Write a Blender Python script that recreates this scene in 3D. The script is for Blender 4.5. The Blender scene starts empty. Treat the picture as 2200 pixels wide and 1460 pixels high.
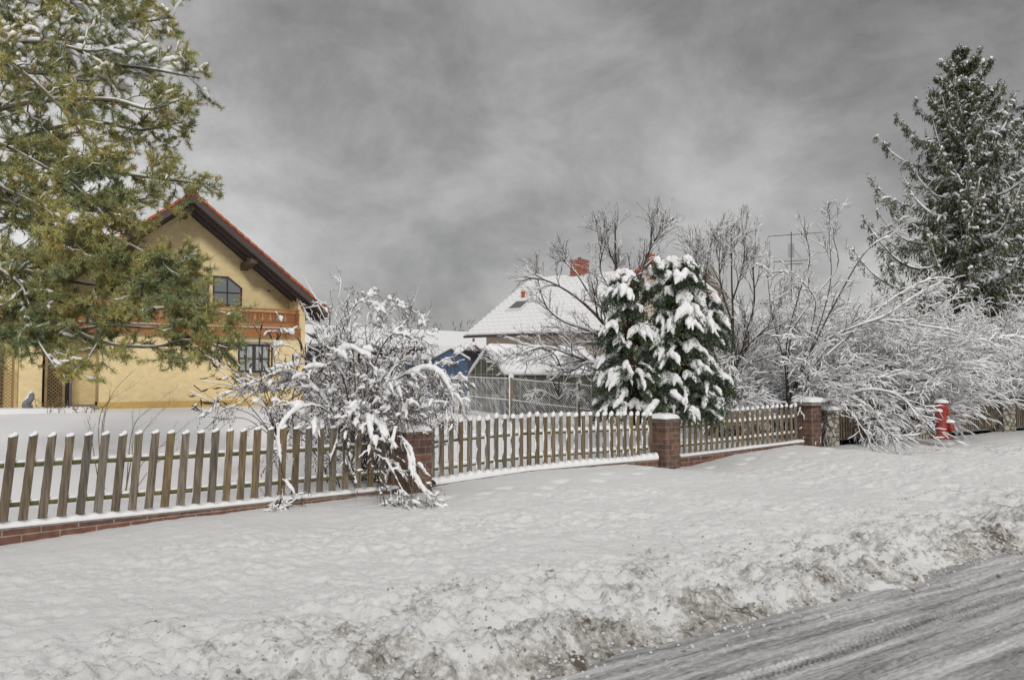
import bpy, math, random
import numpy as np
random.seed(5)
RNG = np.random.default_rng(7)
R = math.radians
S = bpy.context.scene
COL = S.collection

# ------------------------------------------------------------------ camera, sky, sun, exposure
FPX = 1680.0
HOR = 805.0
PITCH = math.atan((HOR - 730) / FPX)
CAMZ = 1.7
cam_d = bpy.data.cameras.new("camera"); cam = bpy.data.objects.new("camera", cam_d); COL.objects.link(cam)
cam_d.sensor_width = 36; cam_d.lens = 36 * FPX / 2200
cam_d.clip_start = 0.05; cam_d.clip_end = 3000
cam.location = (0, 0, CAMZ); cam.rotation_euler = (math.pi / 2 + PITCH, 0, 0)
S.camera = cam
S.view_settings.view_transform = 'Standard'; S.view_settings.look = 'None'
S.view_settings.exposure = 0.22; S.view_settings.gamma = 1
S.view_settings.use_curve_mapping = False

SUN_EL, SUN_AZ = 28, 165      # azimuth: degrees clockwise from +Y
sun_d = bpy.data.lights.new("sun", 'SUN'); sun = bpy.data.objects.new("sun", sun_d); COL.objects.link(sun)
sun_d.energy = 1.5; sun_d.angle = R(10); sun_d.color = (1.0, 0.97, 0.92)
sun.rotation_euler = (R(90 - SUN_EL), 0, R(180 - SUN_AZ) )
sun.location = (0, -5, 30)

W = bpy.data.worlds.new("World"); S.world = W; W.use_nodes = True
nt = W.node_tree; nt.nodes.clear(); N = nt.nodes.new; L = nt.links.new
out = N('ShaderNodeOutputWorld'); bg = N('ShaderNodeBackground'); L(bg.outputs[0], out.inputs[0])
sky = N('ShaderNodeTexSky'); sky.sky_type = 'NISHITA'; sky.sun_disc = False
sky.sun_elevation = R(SUN_EL); sky.sun_rotation = R(SUN_AZ)
tc = N('ShaderNodeTexCoord')
mp = N('ShaderNodeMapping'); L(tc.outputs['Generated'], mp.inputs[0]); mp.inputs['Scale'].default_value = (1.0, 1.0, 1.45)
mp.inputs['Location'].default_value = (0.35, 0.1, 0.2)
n1 = N('ShaderNodeTexNoise'); L(mp.outputs[0], n1.inputs[0]); n1.inputs['Scale'].default_value = 5.6; n1.inputs['Detail'].default_value = 9; n1.inputs['Roughness'].default_value = 0.62; n1.inputs['Distortion'].default_value = 0.25
n2 = N('ShaderNodeTexNoise'); L(mp.outputs[0], n2.inputs[0]); n2.inputs['Scale'].default_value = 1.6; n2.inputs['Detail'].default_value = 2
ad = N('ShaderNodeMath'); ad.operation = 'ADD'; L(n1.outputs[0], ad.inputs[0]); L(n2.outputs[0], ad.inputs[1])
cr = N('ShaderNodeValToRGB'); L(ad.outputs[0], cr.inputs[0])
hf = N('ShaderNodeMath'); hf.operation = 'MULTIPLY'; hf.inputs[1].default_value = 0.5; L(ad.outputs[0], hf.inputs[0]); L(hf.outputs[0], cr.inputs[0])
e = cr.color_ramp.elements
e[0].position = 0.37; e[0].color = (0.165, 0.163, 0.162, 1)
e[1].position = 0.66; e[1].color = (0.45, 0.444, 0.438, 1)
m_ = e.new(0.49); m_.color = (0.27, 0.266, 0.263, 1)
# overcast sky: brighter towards the zenith, and towards the west (left) where the cover is thin
sx = N('ShaderNodeSeparateXYZ'); L(tc.outputs['Generated'], sx.inputs[0])
zr = N('ShaderNodeMapRange'); L(sx.outputs['Z'], zr.inputs[0]); zr.inputs[1].default_value = 0.5; zr.inputs[2].default_value = 1.0; zr.inputs[3].default_value = 1.0; zr.inputs[4].default_value = 3.0
xr = N('ShaderNodeMapRange'); L(sx.outputs['X'], xr.inputs[0]); xr.inputs[1].default_value = -0.25; xr.inputs[2].default_value = -0.62; xr.inputs[3].default_value = 1.0; xr.inputs[4].default_value = 1.75
xr2 = N('ShaderNodeMapRange'); L(sx.outputs['X'], xr2.inputs[0]); xr2.inputs[1].default_value = 0.15; xr2.inputs[2].default_value = 0.6; xr2.inputs[3].default_value = 1.0; xr2.inputs[4].default_value = 1.25
mm = N('ShaderNodeMath'); mm.operation = 'MULTIPLY'; L(zr.outputs[0], mm.inputs[0]); L(xr.outputs[0], mm.inputs[1])
zd = N('ShaderNodeMapRange'); L(sx.outputs['Z'], zd.inputs[0]); zd.inputs[1].default_value = 0.12; zd.inputs[2].default_value = 0.42; zd.inputs[3].default_value = 1.1; zd.inputs[4].default_value = 0.86
mm3 = N('ShaderNodeMath'); mm3.operation = 'MULTIPLY'; L(zd.outputs[0], mm3.inputs[0])
mm2 = N('ShaderNodeMath'); mm2.operation = 'MULTIPLY'; L(mm.outputs[0], mm2.inputs[0]); L(xr2.outputs[0], mm2.inputs[1])
L(mm2.outputs[0], mm3.inputs[1])
vm = N('ShaderNodeVectorMath'); vm.operation = 'SCALE'; L(cr.outputs[0], vm.inputs[0]); L(mm3.outputs[0], vm.inputs['Scale'])
vs = N('ShaderNodeVectorMath'); vs.operation = 'SCALE'; L(sky.outputs[0], vs.inputs[0]); vs.inputs['Scale'].default_value = 0.10
mx = N('ShaderNodeMix'); mx.data_type = 'RGBA'; mx.inputs[0].default_value = 0.97
L(vs.outputs[0], mx.inputs[6]); L(vm.outputs[0], mx.inputs[7])
L(mx.outputs[2], bg.inputs[0]); bg.inputs[1].default_value = 1.0

# ------------------------------------------------------------------ helpers
def P(px, py, Y):
    """world point on the photograph's sight line (px,py) at depth Y"""
    dx = (px - 1100) / FPX; dz = (730 - py) / FPX
    y = math.cos(PITCH) - dz * math.sin(PITCH); z = math.sin(PITCH) + dz * math.cos(PITCH)
    k = Y / y
    return np.array([dx * k, Y, CAMZ + z * k])
def PP(px, Y):
    return P(px, HOR, Y)[:2]

class MB:
    def __init__(s): s.v = []; s.f = []; s.n = 0; s.mi = []
    def add(s, v, f, mi=0):
        v = np.asarray(v, float).reshape(-1, 3); f = np.asarray(f, int)
        s.v.append(v); s.f.append(f + s.n); s.mi.append(np.full(len(f), mi)); s.n += len(v)
    def box(s, x0, x1, y0, y1, z0, z1, mi=0):
        v = [(x0,y0,z0),(x1,y0,z0),(x1,y1,z0),(x0,y1,z0),(x0,y0,z1),(x1,y0,z1),(x1,y1,z1),(x0,y1,z1)]
        s.add(v, [(0,3,2,1),(4,5,6,7),(0,1,5,4),(1,2,6,5),(2,3,7,6),(3,0,4,7)], mi); return s
    def hexa(s, v, mi=0):
        s.add(v, [(0,3,2,1),(4,5,6,7),(0,1,5,4),(1,2,6,5),(2,3,7,6),(3,0,4,7)], mi); return s
    def bar(s, a, b, w, h, up=(0,0,1), mi=0):
        a = np.array(a, float); b = np.array(b, float); t = b - a; t /= np.linalg.norm(t)
        u = np.array(up, float); sd = np.cross(t, u); sd /= np.linalg.norm(sd); u = np.cross(sd, t)
        v = []
        for p in (a, b):
            for (i, j) in ((-1,-1),(1,-1),(1,1),(-1,1)): v.append(p + sd*i*w/2 + u*j*h/2)
        s.add(v, [(0,1,2,3),(4,7,6,5),(0,4,5,1),(1,5,6,2),(2,6,7,3),(3,7,4,0)], mi); return s
    def prism(s, poly, y0, y1, mi=0):
        """poly of (x,z) extruded along y"""
        n = len(poly); v = [(x,y0,z) for x,z in poly] + [(x,y1,z) for x,z in poly]
        b = s.n; s.add(v, np.zeros((0,4),int))
        s.f.append(np.array([[b+i for i in range(n)]])); s.mi.append(np.array([mi]))
        s.f.append(np.array([[b+n+i for i in reversed(range(n))]])); s.mi.append(np.array([mi]))
        s.f.append(np.array([[b+i, b+n+i, b+n+(i+1)%n, b+(i+1)%n] for i in range(n)])); s.mi.append(np.full(n, mi)); return s
    def lathe(s, prof, c=(0,0,0), axis='z', n=16, mi=0):
        prof = np.array(prof, float); a = np.linspace(0, 2*np.pi, n, endpoint=False)
        K = len(prof); v = np.zeros((K, n, 3))
        ca = np.cos(a)[None]; sa = np.sin(a)[None]; r = prof[:,0:1]; h = prof[:,1:2] + 0*ca
        if axis == 'z': v[...,0] = r*ca; v[...,1] = r*sa; v[...,2] = h
        elif axis == 'x': v[...,1] = r*ca; v[...,2] = r*sa; v[...,0] = h
        else: v[...,0] = r*ca; v[...,2] = r*sa; v[...,1] = h
        v = v.reshape(-1,3) + np.array(c)
        f = [(i*n+j, i*n+(j+1)%n, (i+1)*n+(j+1)%n, (i+1)*n+j) for i in range(K-1) for j in range(n)]
        s.add(v, f, mi); return s
    def tubes(s, Pt, Rd, n=5, mi=0, flat=1.0):
        """Pt (M,K,3), Rd (M,K)"""
        Pt = np.asarray(Pt, float); Rd = np.asarray(Rd, float)
        if Pt.ndim == 2: Pt = Pt[None]; Rd = Rd[None]
        M, K, _ = Pt.shape
        if M == 0: return s
        T = np.gradient(Pt, axis=1); T /= np.linalg.norm(T, axis=2, keepdims=True) + 1e-9
        mt = T.mean(axis=1, keepdims=True)
        ref = np.where(np.abs(mt[..., 2:3]) > 0.85, np.array([1.0, 0.13, 0]), np.array([0, 0, 1.0]))
        A = np.cross(T, ref); A /= np.linalg.norm(A, axis=2, keepdims=True) + 1e-9
        B = np.cross(A, T)
        a = np.linspace(0, 2*np.pi, n, endpoint=False)
        v = Pt[:, :, None] + Rd[:, :, None, None] * (np.cos(a)[None, None, :, None] * A[:, :, None] + flat * np.sin(a)[None, None, :, None] * B[:, :, None])
        i = np.arange(K-1)[:, None]; j = np.arange(n)[None]
        q = np.stack([i*n + j, i*n + (j+1) % n, (i+1)*n + (j+1) % n, (i+1)*n + j], -1).reshape(-1, 4)
        f = (np.arange(M)[:, None, None] * (K*n) + q[None]).reshape(-1, 4)
        b = s.n
        s.add(v.reshape(-1, 3), f, mi)
        c0 = b + np.arange(M)[:, None]*(K*n) + np.arange(n)[::-1][None]; c1 = b + np.arange(M)[:, None]*(K*n) + (K-1)*n + np.arange(n)[None]
        s.f.append(np.concatenate([c0, c1])); s.mi.append(np.full(2*M, mi)); return s
    def build(s, name, mats, parent=None, smooth=False):
        me = bpy.data.meshes.new(name)
        v = np.concatenate(s.v) if s.v else np.zeros((0,3))
        fs = [(f, m) for f, m in zip(s.f, s.mi) if len(f)]
        loops = np.concatenate([f.ravel() for f, m in fs]) if fs else np.zeros(0, int)
        tot = np.concatenate([np.full(len(f), f.shape[1]) for f, m in fs]) if fs else np.zeros(0, int)
        mi = np.concatenate([m for f, m in fs]) if fs else np.zeros(0, int)
        st = np.concatenate([[0], np.cumsum(tot)[:-1]]) if len(tot) else tot
        me.vertices.add(len(v)); me.vertices.foreach_set('co', v.ravel())
        me.loops.add(len(loops)); me.loops.foreach_set('vertex_index', loops)
        me.polygons.add(len(tot)); me.polygons.foreach_set('loop_start', st)
        if not isinstance(mats, (list, tuple)): mats = [mats]
        for m in mats: me.materials.append(m)
        me.polygons.foreach_set('material_index', mi)
        me.polygons.foreach_set('use_smooth', np.full(len(tot), bool(smooth)))
        me.update(calc_edges=True); me.validate()
        o = bpy.data.objects.new(name, me); COL.objects.link(o)
        if parent: o.parent = parent
        return o

def tag(o, label=None, cat=None, group=None, kind=None):
    if label: o['label'] = label
    if cat: o['category'] = cat
    if group: o['group'] = group
    if kind: o['kind'] = kind
    return o
def thing(name, label, cat, loc=(0,0,0), rz=0, group=None):
    o = bpy.data.objects.new(name, None); COL.objects.link(o)
    o.location = loc; o.rotation_euler = (0, 0, rz); o.empty_display_size = 0.2
    return tag(o, label, cat, group)

# ---- numpy value noise
def _h(ix, iy, sd):
    n = (ix.astype(np.int64) * 374761393 + iy.astype(np.int64) * 668265263 + sd * 1274126177) & 0x7fffffff
    n = ((n ^ (n >> 13)) * 1274126177) & 0x7fffffff
    return ((n ^ (n >> 16)) & 0xffff) / 65535.0
def vn(x, y, sd=0):
    x = np.asarray(x, float); y = np.asarray(y, float)
    ix = np.floor(x); iy = np.floor(y); fx = x-ix; fy = y-iy
    fx = fx*fx*(3-2*fx); fy = fy*fy*(3-2*fy)
    a = _h(ix, iy, sd); b = _h(ix+1, iy, sd); c = _h(ix, iy+1, sd); d = _h(ix+1, iy+1, sd)
    return (a*(1-fx)+b*fx)*(1-fy) + (c*(1-fx)+d*fx)*fy
def fbm(x, y, sd=0, o=4, g=0.5):
    t = 0; a = 1; w = 0
    for k in range(o):
        t = t + a*vn(x*2**k + 17.3*k, y*2**k - 9.1*k, sd+k); w += a; a *= g
    return t/w
def sstep(x, a, b):
    t = np.clip((x-a)/(b-a), 0, 1); return t*t*(3-2*t)

# ------------------------------------------------------------------ materials
def mat(name, col, rough=0.8, var=0.0, vscale=5.0, bump=0.0, bscale=40.0, col2=None, metal=0.0, island=0.0, stretch=None, spec=0.3, sss=0.0, detail=5, coords='Object', thr=(0.35, 0.65), objrand=0):
    m = bpy.data.materials.new(name); m.use_nodes = True
    t = m.node_tree; b = t.nodes['Principled BSDF']; n = t.nodes.new; l = t.links.new
    b.inputs['Roughness'].default_value = rough; b.inputs['Metallic'].default_value = metal
    b.inputs['Specular IOR Level'].default_value = spec
    b.inputs['Base Color'].default_value = (*col, 1)
    c = n('ShaderNodeTexCoord'); vec = c.outputs[coords]
    if stretch:
        mp = n('ShaderNodeMapping'); l(vec, mp.inputs[0]); mp.inputs['Scale'].default_value = stretch; vec = mp.outputs[0]
    last = None
    if col2 is not None or var:
        nz = n('ShaderNodeTexNoise'); l(vec, nz.inputs[0]); nz.inputs['Scale'].default_value = vscale; nz.inputs['Detail'].default_value = detail
        rp = n('ShaderNodeValToRGB'); l(nz.outputs[0], rp.inputs[0])
        c2 = col2 if col2 is not None else tuple(x*(1-var) for x in col)
        rp.color_ramp.elements[0].position = thr[0]; rp.color_ramp.elements[0].color = (*c2, 1)
        rp.color_ramp.elements[1].position = thr[1]; rp.color_ramp.elements[1].color = (*col, 1)
        last = rp.outputs[0]; l(last, b.inputs['Base Color'])
    if island:
        g = n('ShaderNodeNewGeometry'); hs = n('ShaderNodeHueSaturation')
        mr = n('ShaderNodeMapRange'); l(g.outputs['Random Per Island'], mr.inputs[0]); mr.inputs[3].default_value = 1-island; mr.inputs[4].default_value = 1+island
        if last is not None: l(last, hs.inputs['Color'])
        else: hs.inputs['Color'].default_value = (*col, 1)
        l(mr.outputs[0], hs.inputs['Value']); l(hs.outputs[0], b.inputs['Base Color'])
    if objrand:
        oi = n('ShaderNodeObjectInfo'); h2 = n('ShaderNodeHueSaturation'); m2 = n('ShaderNodeMapRange'); l(oi.outputs['Random'], m2.inputs[0]); m2.inputs[3].default_value = 1-objrand; m2.inputs[4].default_value = 1+objrand
        m3 = n('ShaderNodeMath'); m3.operation = 'FRACT'; m4 = n('ShaderNodeMath'); m4.operation = 'MULTIPLY'; m4.inputs[1].default_value = 7.3; l(oi.outputs['Random'], m4.inputs[0]); l(m4.outputs[0], m3.inputs[0])
        m5 = n('ShaderNodeMapRange'); l(m3.outputs[0], m5.inputs[0]); m5.inputs[3].default_value = .55; m5.inputs[4].default_value = 1.25; l(m5.outputs[0], h2.inputs['Saturation'])
        l(last, h2.inputs['Color']); l(m2.outputs[0], h2.inputs['Value']); l(h2.outputs[0], b.inputs['Base Color'])
    if bump:
        nb = n('ShaderNodeTexNoise'); l(vec, nb.inputs[0]); nb.inputs['Scale'].default_value = bscale; nb.inputs['Detail'].default_value = 6
        bp = n('ShaderNodeBump'); l(nb.outputs[0], bp.inputs['Height']); bp.inputs['Strength'].default_value = bump; bp.inputs['Distance'].default_value = 0.05
        l(bp.outputs[0], b.inputs['Normal'])
    if sss:
        b.inputs['Subsurface Weight'].default_value = sss; b.inputs['Subsurface Radius'].default_value = (0.03, 0.03, 0.035); b.inputs['Subsurface Scale'].default_value = 1
    return m

def brick_mat(name, c1, c2, mortar, bw=0.24, bh=0.078):
    m = bpy.data.materials.new(name); m.use_nodes = True
    t = m.node_tree; b = t.nodes['Principled BSDF']; n = t.nodes.new; l = t.links.new
    b.inputs['Roughness'].default_value = 0.85
    c = n('ShaderNodeTexCoord'); sp = n('ShaderNodeSeparateXYZ'); l(c.outputs['Object'], sp.inputs[0])
    a = n('ShaderNodeMath'); l(sp.outputs[0], a.inputs[0]); l(sp.outputs[1], a.inputs[1])
    cb = n('ShaderNodeCombineXYZ'); l(a.outputs[0], cb.inputs[0]); l(sp.outputs[2], cb.inputs[1])
    br = n('ShaderNodeTexBrick'); l(cb.outputs[0], br.inputs[0])
    br.inputs['Color1'].default_value = (*c1, 1); br.inputs['Color2'].default_value = (*c2, 1); br.inputs['Mortar'].default_value = (*mortar, 1)
    br.inputs['Scale'].default_value = 1; br.inputs['Brick Width'].default_value = bw; br.inputs['Row Height'].default_value = bh
    br.inputs['Mortar Size'].default_value = 0.006 if bh < .1 else .008; br.inputs['Mortar Smooth'].default_value = 0.2
    nz = n('ShaderNodeTexNoise'); l(c.outputs['Object'], nz.inputs[0]); nz.inputs['Scale'].default_value = 9; nz.inputs['Detail'].default_value = 6
    mr = n('ShaderNodeMapRange'); l(nz.outputs[0], mr.inputs[0]); mr.inputs[1].default_value = .3; mr.inputs[2].default_value = .7; mr.inputs[3].default_value = .6; mr.inputs[4].default_value = 1.25
    hs = n('ShaderNodeHueSaturation'); l(br.outputs[0], hs.inputs['Color']); l(mr.outputs[0], hs.inputs['Value'])
    l(hs.outputs[0], b.inputs['Base Color'])
    bp = n('ShaderNodeBump'); bp.invert = True; l(br.outputs['Fac'], bp.inputs['Height']); bp.inputs['Strength'].default_value = .6; bp.inputs['Distance'].default_value = .01
    l(bp.outputs[0], b.inputs['Normal'])
    return m

M = {}
SNOWC = (0.80, 0.80, 0.81)
M['snow'] = mat('snow', SNOWC, .75, bump=.12, bscale=30)
M['snow_thin'] = mat('snow_thin', (0.72, 0.72, 0.73), .8, bump=.25, bscale=60)
M['snow_roof'] = mat('snow_roof', (0.74, 0.745, 0.76), .8, bump=.15, bscale=12)
M['bark'] = mat('bark', (0.075, 0.06, 0.046), .9, var=.5, vscale=20)
M['twig'] = mat('twig', (0.085, 0.066, 0.052), .9, var=.4, vscale=8)
M['twig_green'] = mat('twig_green', (0.16, 0.145, 0.085), .9, var=.4, vscale=8)
M['seed'] = mat('seed', (0.075, 0.05, 0.045), .95, island=.4)
M['picket'] = mat('picket_wood', (0.235, 0.18, 0.115), .85, col2=(0.10, 0.08, 0.055), vscale=3, stretch=(14, 14, 1.2), bump=.4, bscale=6, objrand=.28)
M['rail'] = mat('rail_wood', (0.17, 0.155, 0.06), .85, col2=(0.09, 0.075, 0.035), vscale=5, bump=.3, bscale=20)
M['brick'] = brick_mat('brick', (0.19, 0.098, 0.066), (0.105, 0.062, 0.05), (0.21, 0.19, 0.16), .25, .118)
M['brick_small'] = brick_mat('chimney_brick', (0.34, 0.085, 0.05), (0.24, 0.06, 0.04), (0.45, 0.38, 0.34), .24, .085)
M['brick_low'] = brick_mat('brick_low', (0.19, 0.088, 0.062), (0.13, 0.062, 0.048), (0.30, 0.25, 0.20), .40, .10)
M['concrete'] = mat('concrete', (0.30, 0.28, 0.25), .9, var=.35, vscale=12, bump=.3, bscale=60)
M['stucco'] = mat('stucco', (0.83, 0.67, 0.38), .9, var=.12, vscale=3, bump=.9, bscale=14, stretch=(1, 1, 1.8))
M['plinth'] = mat('plinth', (0.60, 0.41, 0.14), .8, var=.15, vscale=3)
M['beige'] = mat('beige_plaster', (0.60, 0.50, 0.43), .9, var=.08, vscale=3, bump=.15, bscale=30)
M['soffit'] = mat('dark_stained_wood', (0.095, 0.07, 0.065), .7, var=.4, vscale=4, stretch=(6, 1, 6))
M['beam'] = mat('weathered_beam', (0.16, 0.12, 0.085), .8, var=.5, vscale=12, stretch=(5, 1, 5))
M['balc'] = mat('carved_wood', (0.33, 0.125, 0.045), .6, col2=(0.15, 0.06, 0.03), vscale=5, stretch=(9, 9, 1))
M['balc_light'] = mat('rail_light_wood', (0.40, 0.17, 0.06), .6, var=.4, vscale=4, stretch=(1, 9, 9))
M['inlay'] = mat('ornament', (0.50, 0.40, 0.17), .8)
M['tile'] = mat('orange_tile', (0.46, 0.115, 0.045), .8, col2=(0.28, 0.07, 0.04), vscale=5, bump=.2)
M['frame'] = mat('window_frame', (0.055, 0.045, 0.045), .5)
M['frame_grey'] = mat('grey_frame', (0.25, 0.25, 0.26), .5)
M['white_frame'] = mat('white_frame', (0.62, 0.62, 0.60), .5)
M['door'] = mat('dark_door', (0.04, 0.032, 0.035), .5)
M['glass'] = mat('glass', (0.16, 0.18, 0.19), .06, spec=.9)
M['glass_dark'] = mat('glass_dark', (0.05, 0.06, 0.065), .08, spec=.7)
M['curtain'] = mat('curtain', (0.50, 0.52, 0.50), .9, var=.6, vscale=6, stretch=(9, 1, .6))
M['lattice'] = mat('lattice', (0.30, 0.21, 0.10), .85, var=.3)
M['blue'] = mat('blue_boards', (0.07, 0.12, 0.205), .75, var=.25, vscale=4, stretch=(8, 8, 1))
M['bluedk'] = mat('blue_trim', (0.05, 0.10, 0.20), .75)
M['metal'] = mat('zinc', (0.30, 0.31, 0.31), .45, metal=.4)
M['brown_pipe'] = mat('brown_pipe', (0.16, 0.095, 0.065), .5)
M['pole'] = mat('antenna_metal', (0.10, 0.10, 0.10), .5, metal=.3)
M['ghglass'] = mat('greenhouse_pane', (0.11, 0.115, 0.09), .35, col2=(0.045, 0.045, 0.035), vscale=3, spec=.5)
M['post'] = mat('fence_post', (0.24, 0.19, 0.115), .9, var=.4, vscale=8)
M['red'] = mat('hydrant_red', (0.37, 0.055, 0.045), .5, var=.35, vscale=7)
M['stone'] = mat('field_stone', (0.27, 0.25, 0.20), .9, col2=(0.16, 0.145, 0.11), vscale=11, bump=.5, bscale=20)
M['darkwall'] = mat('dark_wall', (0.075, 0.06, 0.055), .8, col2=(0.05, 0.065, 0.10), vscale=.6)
M['cream'] = mat('cream_paint', (0.42, 0.39, 0.33), .8)
M['timber'] = mat('timber', (0.36, 0.16, 0.055), .8, var=.3)
M['needle'] = mat('pine_needle', (0.46, 0.42, 0.15), .7, col2=(0.22, 0.27, 0.13), vscale=1.1, island=.45, thr=(.4, .62))
M['needle_tip'] = mat('pine_needle_brown', (0.36, 0.22, 0.09), .8, island=.4)
M['cone'] = mat('pine_cone', (0.20, 0.09, 0.05), .9, island=.3)
M['pinebark'] = mat('pine_bark', (0.16, 0.15, 0.085), .9, col2=(0.09, 0.07, 0.05), vscale=8)
M['spruce'] = mat('spruce_needle', (0.115, 0.125, 0.055), .8, col2=(0.05, 0.065, 0.032), vscale=1.3, island=.4)
M['thuja'] = mat('thuja_leaf', (0.082, 0.115, 0.05), .75, col2=(0.032, 0.052, 0.036), vscale=2.2, island=.5)
M['thuja_brown'] = mat('thuja_inner', (0.10, 0.045, 0.022), .9, island=.4)
M['ivy'] = mat('leaf_olive', (0.11, 0.095, 0.04), .8, island=.5)
M['grey_stone'] = mat('grey_cast_stone', (0.22, 0.22, 0.24), .8, var=.3)
M['clod'] = mat('snow_clod', (0.58, 0.58, 0.58), .85, col2=(0.22, 0.18, 0.14), vscale=3.5, coords='Object', thr=(.38, .47), bump=.4, bscale=40)

def stone_mat():
    m = bpy.data.materials.new('rubble_stone'); m.use_nodes = True; t = m.node_tree; b = t.nodes['Principled BSDF']; n = t.nodes.new; l = t.links.new
    b.inputs['Roughness'].default_value = .9; c = n('ShaderNodeTexCoord'); mp = n('ShaderNodeMapping'); l(c.outputs['Object'], mp.inputs[0]); mp.inputs['Scale'].default_value = (1, 1, 1.25)
    nz = n('ShaderNodeTexNoise'); l(mp.outputs[0], nz.inputs[0]); nz.inputs['Scale'].default_value = 5
    ad = n('ShaderNodeMix'); ad.data_type = 'VECTOR'; ad.inputs[0].default_value = .08; l(mp.outputs[0], ad.inputs[4]); l(nz.outputs['Color'], ad.inputs[5])
    v = n('ShaderNodeTexVoronoi'); v.feature = 'DISTANCE_TO_EDGE'; l(ad.outputs[1], v.inputs[0]); v.inputs['Scale'].default_value = 6.5
    v2 = n('ShaderNodeTexVoronoi'); l(ad.outputs[1], v2.inputs[0]); v2.inputs['Scale'].default_value = 6.5
    rp = n('ShaderNodeValToRGB'); l(v.outputs[0], rp.inputs[0]); rp.color_ramp.elements[0].position = .02; rp.color_ramp.elements[0].color = (.10, .09, .07, 1); rp.color_ramp.elements[1].position = .12; rp.color_ramp.elements[1].color = (.40, .37, .31, 1)
    hs = n('ShaderNodeHueSaturation'); l(rp.outputs[0], hs.inputs['Color']); sp = n('ShaderNodeSeparateColor'); l(v2.outputs['Color'], sp.inputs[0]); mr = n('ShaderNodeMapRange'); l(sp.outputs[0], mr.inputs[0]); mr.inputs[3].default_value = .65; mr.inputs[4].default_value = 1.15; l(mr.outputs[0], hs.inputs['Value']); l(hs.outputs[0], b.inputs['Base Color'])
    mn = n('ShaderNodeMath'); mn.operation = 'MINIMUM'; l(v.outputs[0], mn.inputs[0]); mn.inputs[1].default_value = .15
    bp = n('ShaderNodeBump'); l(mn.outputs[0], bp.inputs['Height']); bp.inputs['Strength'].default_value = 1; bp.inputs['Distance'].default_value = .15; l(bp.outputs[0], b.inputs['Normal']); return m
M['stone'] = stone_mat()
# the snow on the ground: clean, with road dirt thrown over the bank beside the carriageway
RP0 = PP(1150, 5.16); RD = np.array([.832, .555]); RD /= np.linalg.norm(RD); RN = np.array([-RD[1], RD[0]])
def ground_mat(SNOWC, nm, bst=.6):
    m = bpy.data.materials.new(nm); m.use_nodes = True
    t = m.node_tree; b = t.nodes['Principled BSDF']; n = t.nodes.new; l = t.links.new
    b.inputs['Roughness'].default_value = .7; b.inputs['Specular IOR Level'].default_value = .3
    g = n('ShaderNodeNewGeometry')
    dt = n('ShaderNodeVectorMath'); dt.operation = 'DOT_PRODUCT'; l(g.outputs['Position'], dt.inputs[0]); dt.inputs[1].default_value = (RN[0], RN[1], 0)
    # distance from the road edge
    mr = n('ShaderNodeMapRange'); l(dt.outputs['Value'], mr.inputs[0]); o = float(RP0 @ RN)
    mr.inputs[1].default_value = o-.1; mr.inputs[2].default_value = o+3.2; mr.inputs[3].default_value = 1; mr.inputs[4].default_value = 0
    n1 = n('ShaderNodeTexNoise'); l(g.outputs['Position'], n1.inputs[0]); n1.inputs['Scale'].default_value = 13; n1.inputs['Detail'].default_value = 9; n1.inputs['Roughness'].default_value = .72
    n2 = n('ShaderNodeTexNoise'); l(g.outputs['Position'], n2.inputs[0]); n2.inputs['Scale'].default_value = 1.9; n2.inputs['Detail'].default_value = 3
    a = n('ShaderNodeMath'); a.operation = 'MULTIPLY'; l(n1.outputs[0], a.inputs[0]); l(n2.outputs[0], a.inputs[1])
    a2 = n('ShaderNodeMath'); a2.operation = 'MULTIPLY_ADD'; l(mr.outputs[0], a2.inputs[0]); a2.inputs[1].default_value = .215; l(a.outputs[0], a2.inputs[2])
    rp = n('ShaderNodeValToRGB'); l(a2.outputs[0], rp.inputs[0])
    e = rp.color_ramp.elements; e[0].position = .40; e[0].color = (*SNOWC, 1); e[1].position = .57; e[1].color = (.12, .10, .08, 1)
    x = e.new(.46); x.color = (.46, .45, .43, 1)
    # fine grit specks
    vo = n('ShaderNodeTexVoronoi'); l(g.outputs['Position'], vo.inputs[0]); vo.inputs['Scale'].default_value = 13
    sp = n('ShaderNodeMath'); sp.operation = 'LESS_THAN'; l(vo.outputs['Distance'], sp.inputs[0]); sp.inputs[1].default_value = .14
    spm = n('ShaderNodeMath'); spm.operation = 'MULTIPLY'; l(sp.outputs[0], spm.inputs[0])
    gt = n('ShaderNodeMath'); gt.operation = 'MULTIPLY'; l(mr.outputs[0], gt.inputs[0]); gt.inputs[1].default_value = .75; l(gt.outputs[0], spm.inputs[1])
    mx = n('ShaderNodeMix'); mx.data_type = 'RGBA'; l(spm.outputs[0], mx.inputs[0]); l(rp.outputs[0], mx.inputs[6]); mx.inputs[7].default_value = (.09, .07, .05, 1)
    l(mx.outputs[2], b.inputs['Base Color'])
    nb = n('ShaderNodeTexNoise'); l(g.outputs['Position'], nb.inputs[0]); nb.inputs['Scale'].default_value = 34; nb.inputs['Detail'].default_value = 8; nb.inputs['Roughness'].default_value = .7
    bp = n('ShaderNodeBump'); l(nb.outputs[0], bp.inputs['Height']); bp.inputs['Strength'].default_value = bst; bp.inputs['Distance'].default_value = .04
    l(bp.outputs[0], b.inputs['Normal'])
    return m
M['ground'] = ground_mat((.70, .70, .697), 'trodden_verge_snow'); M['garden'] = ground_mat(SNOWC, 'garden_snow', .2)

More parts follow.
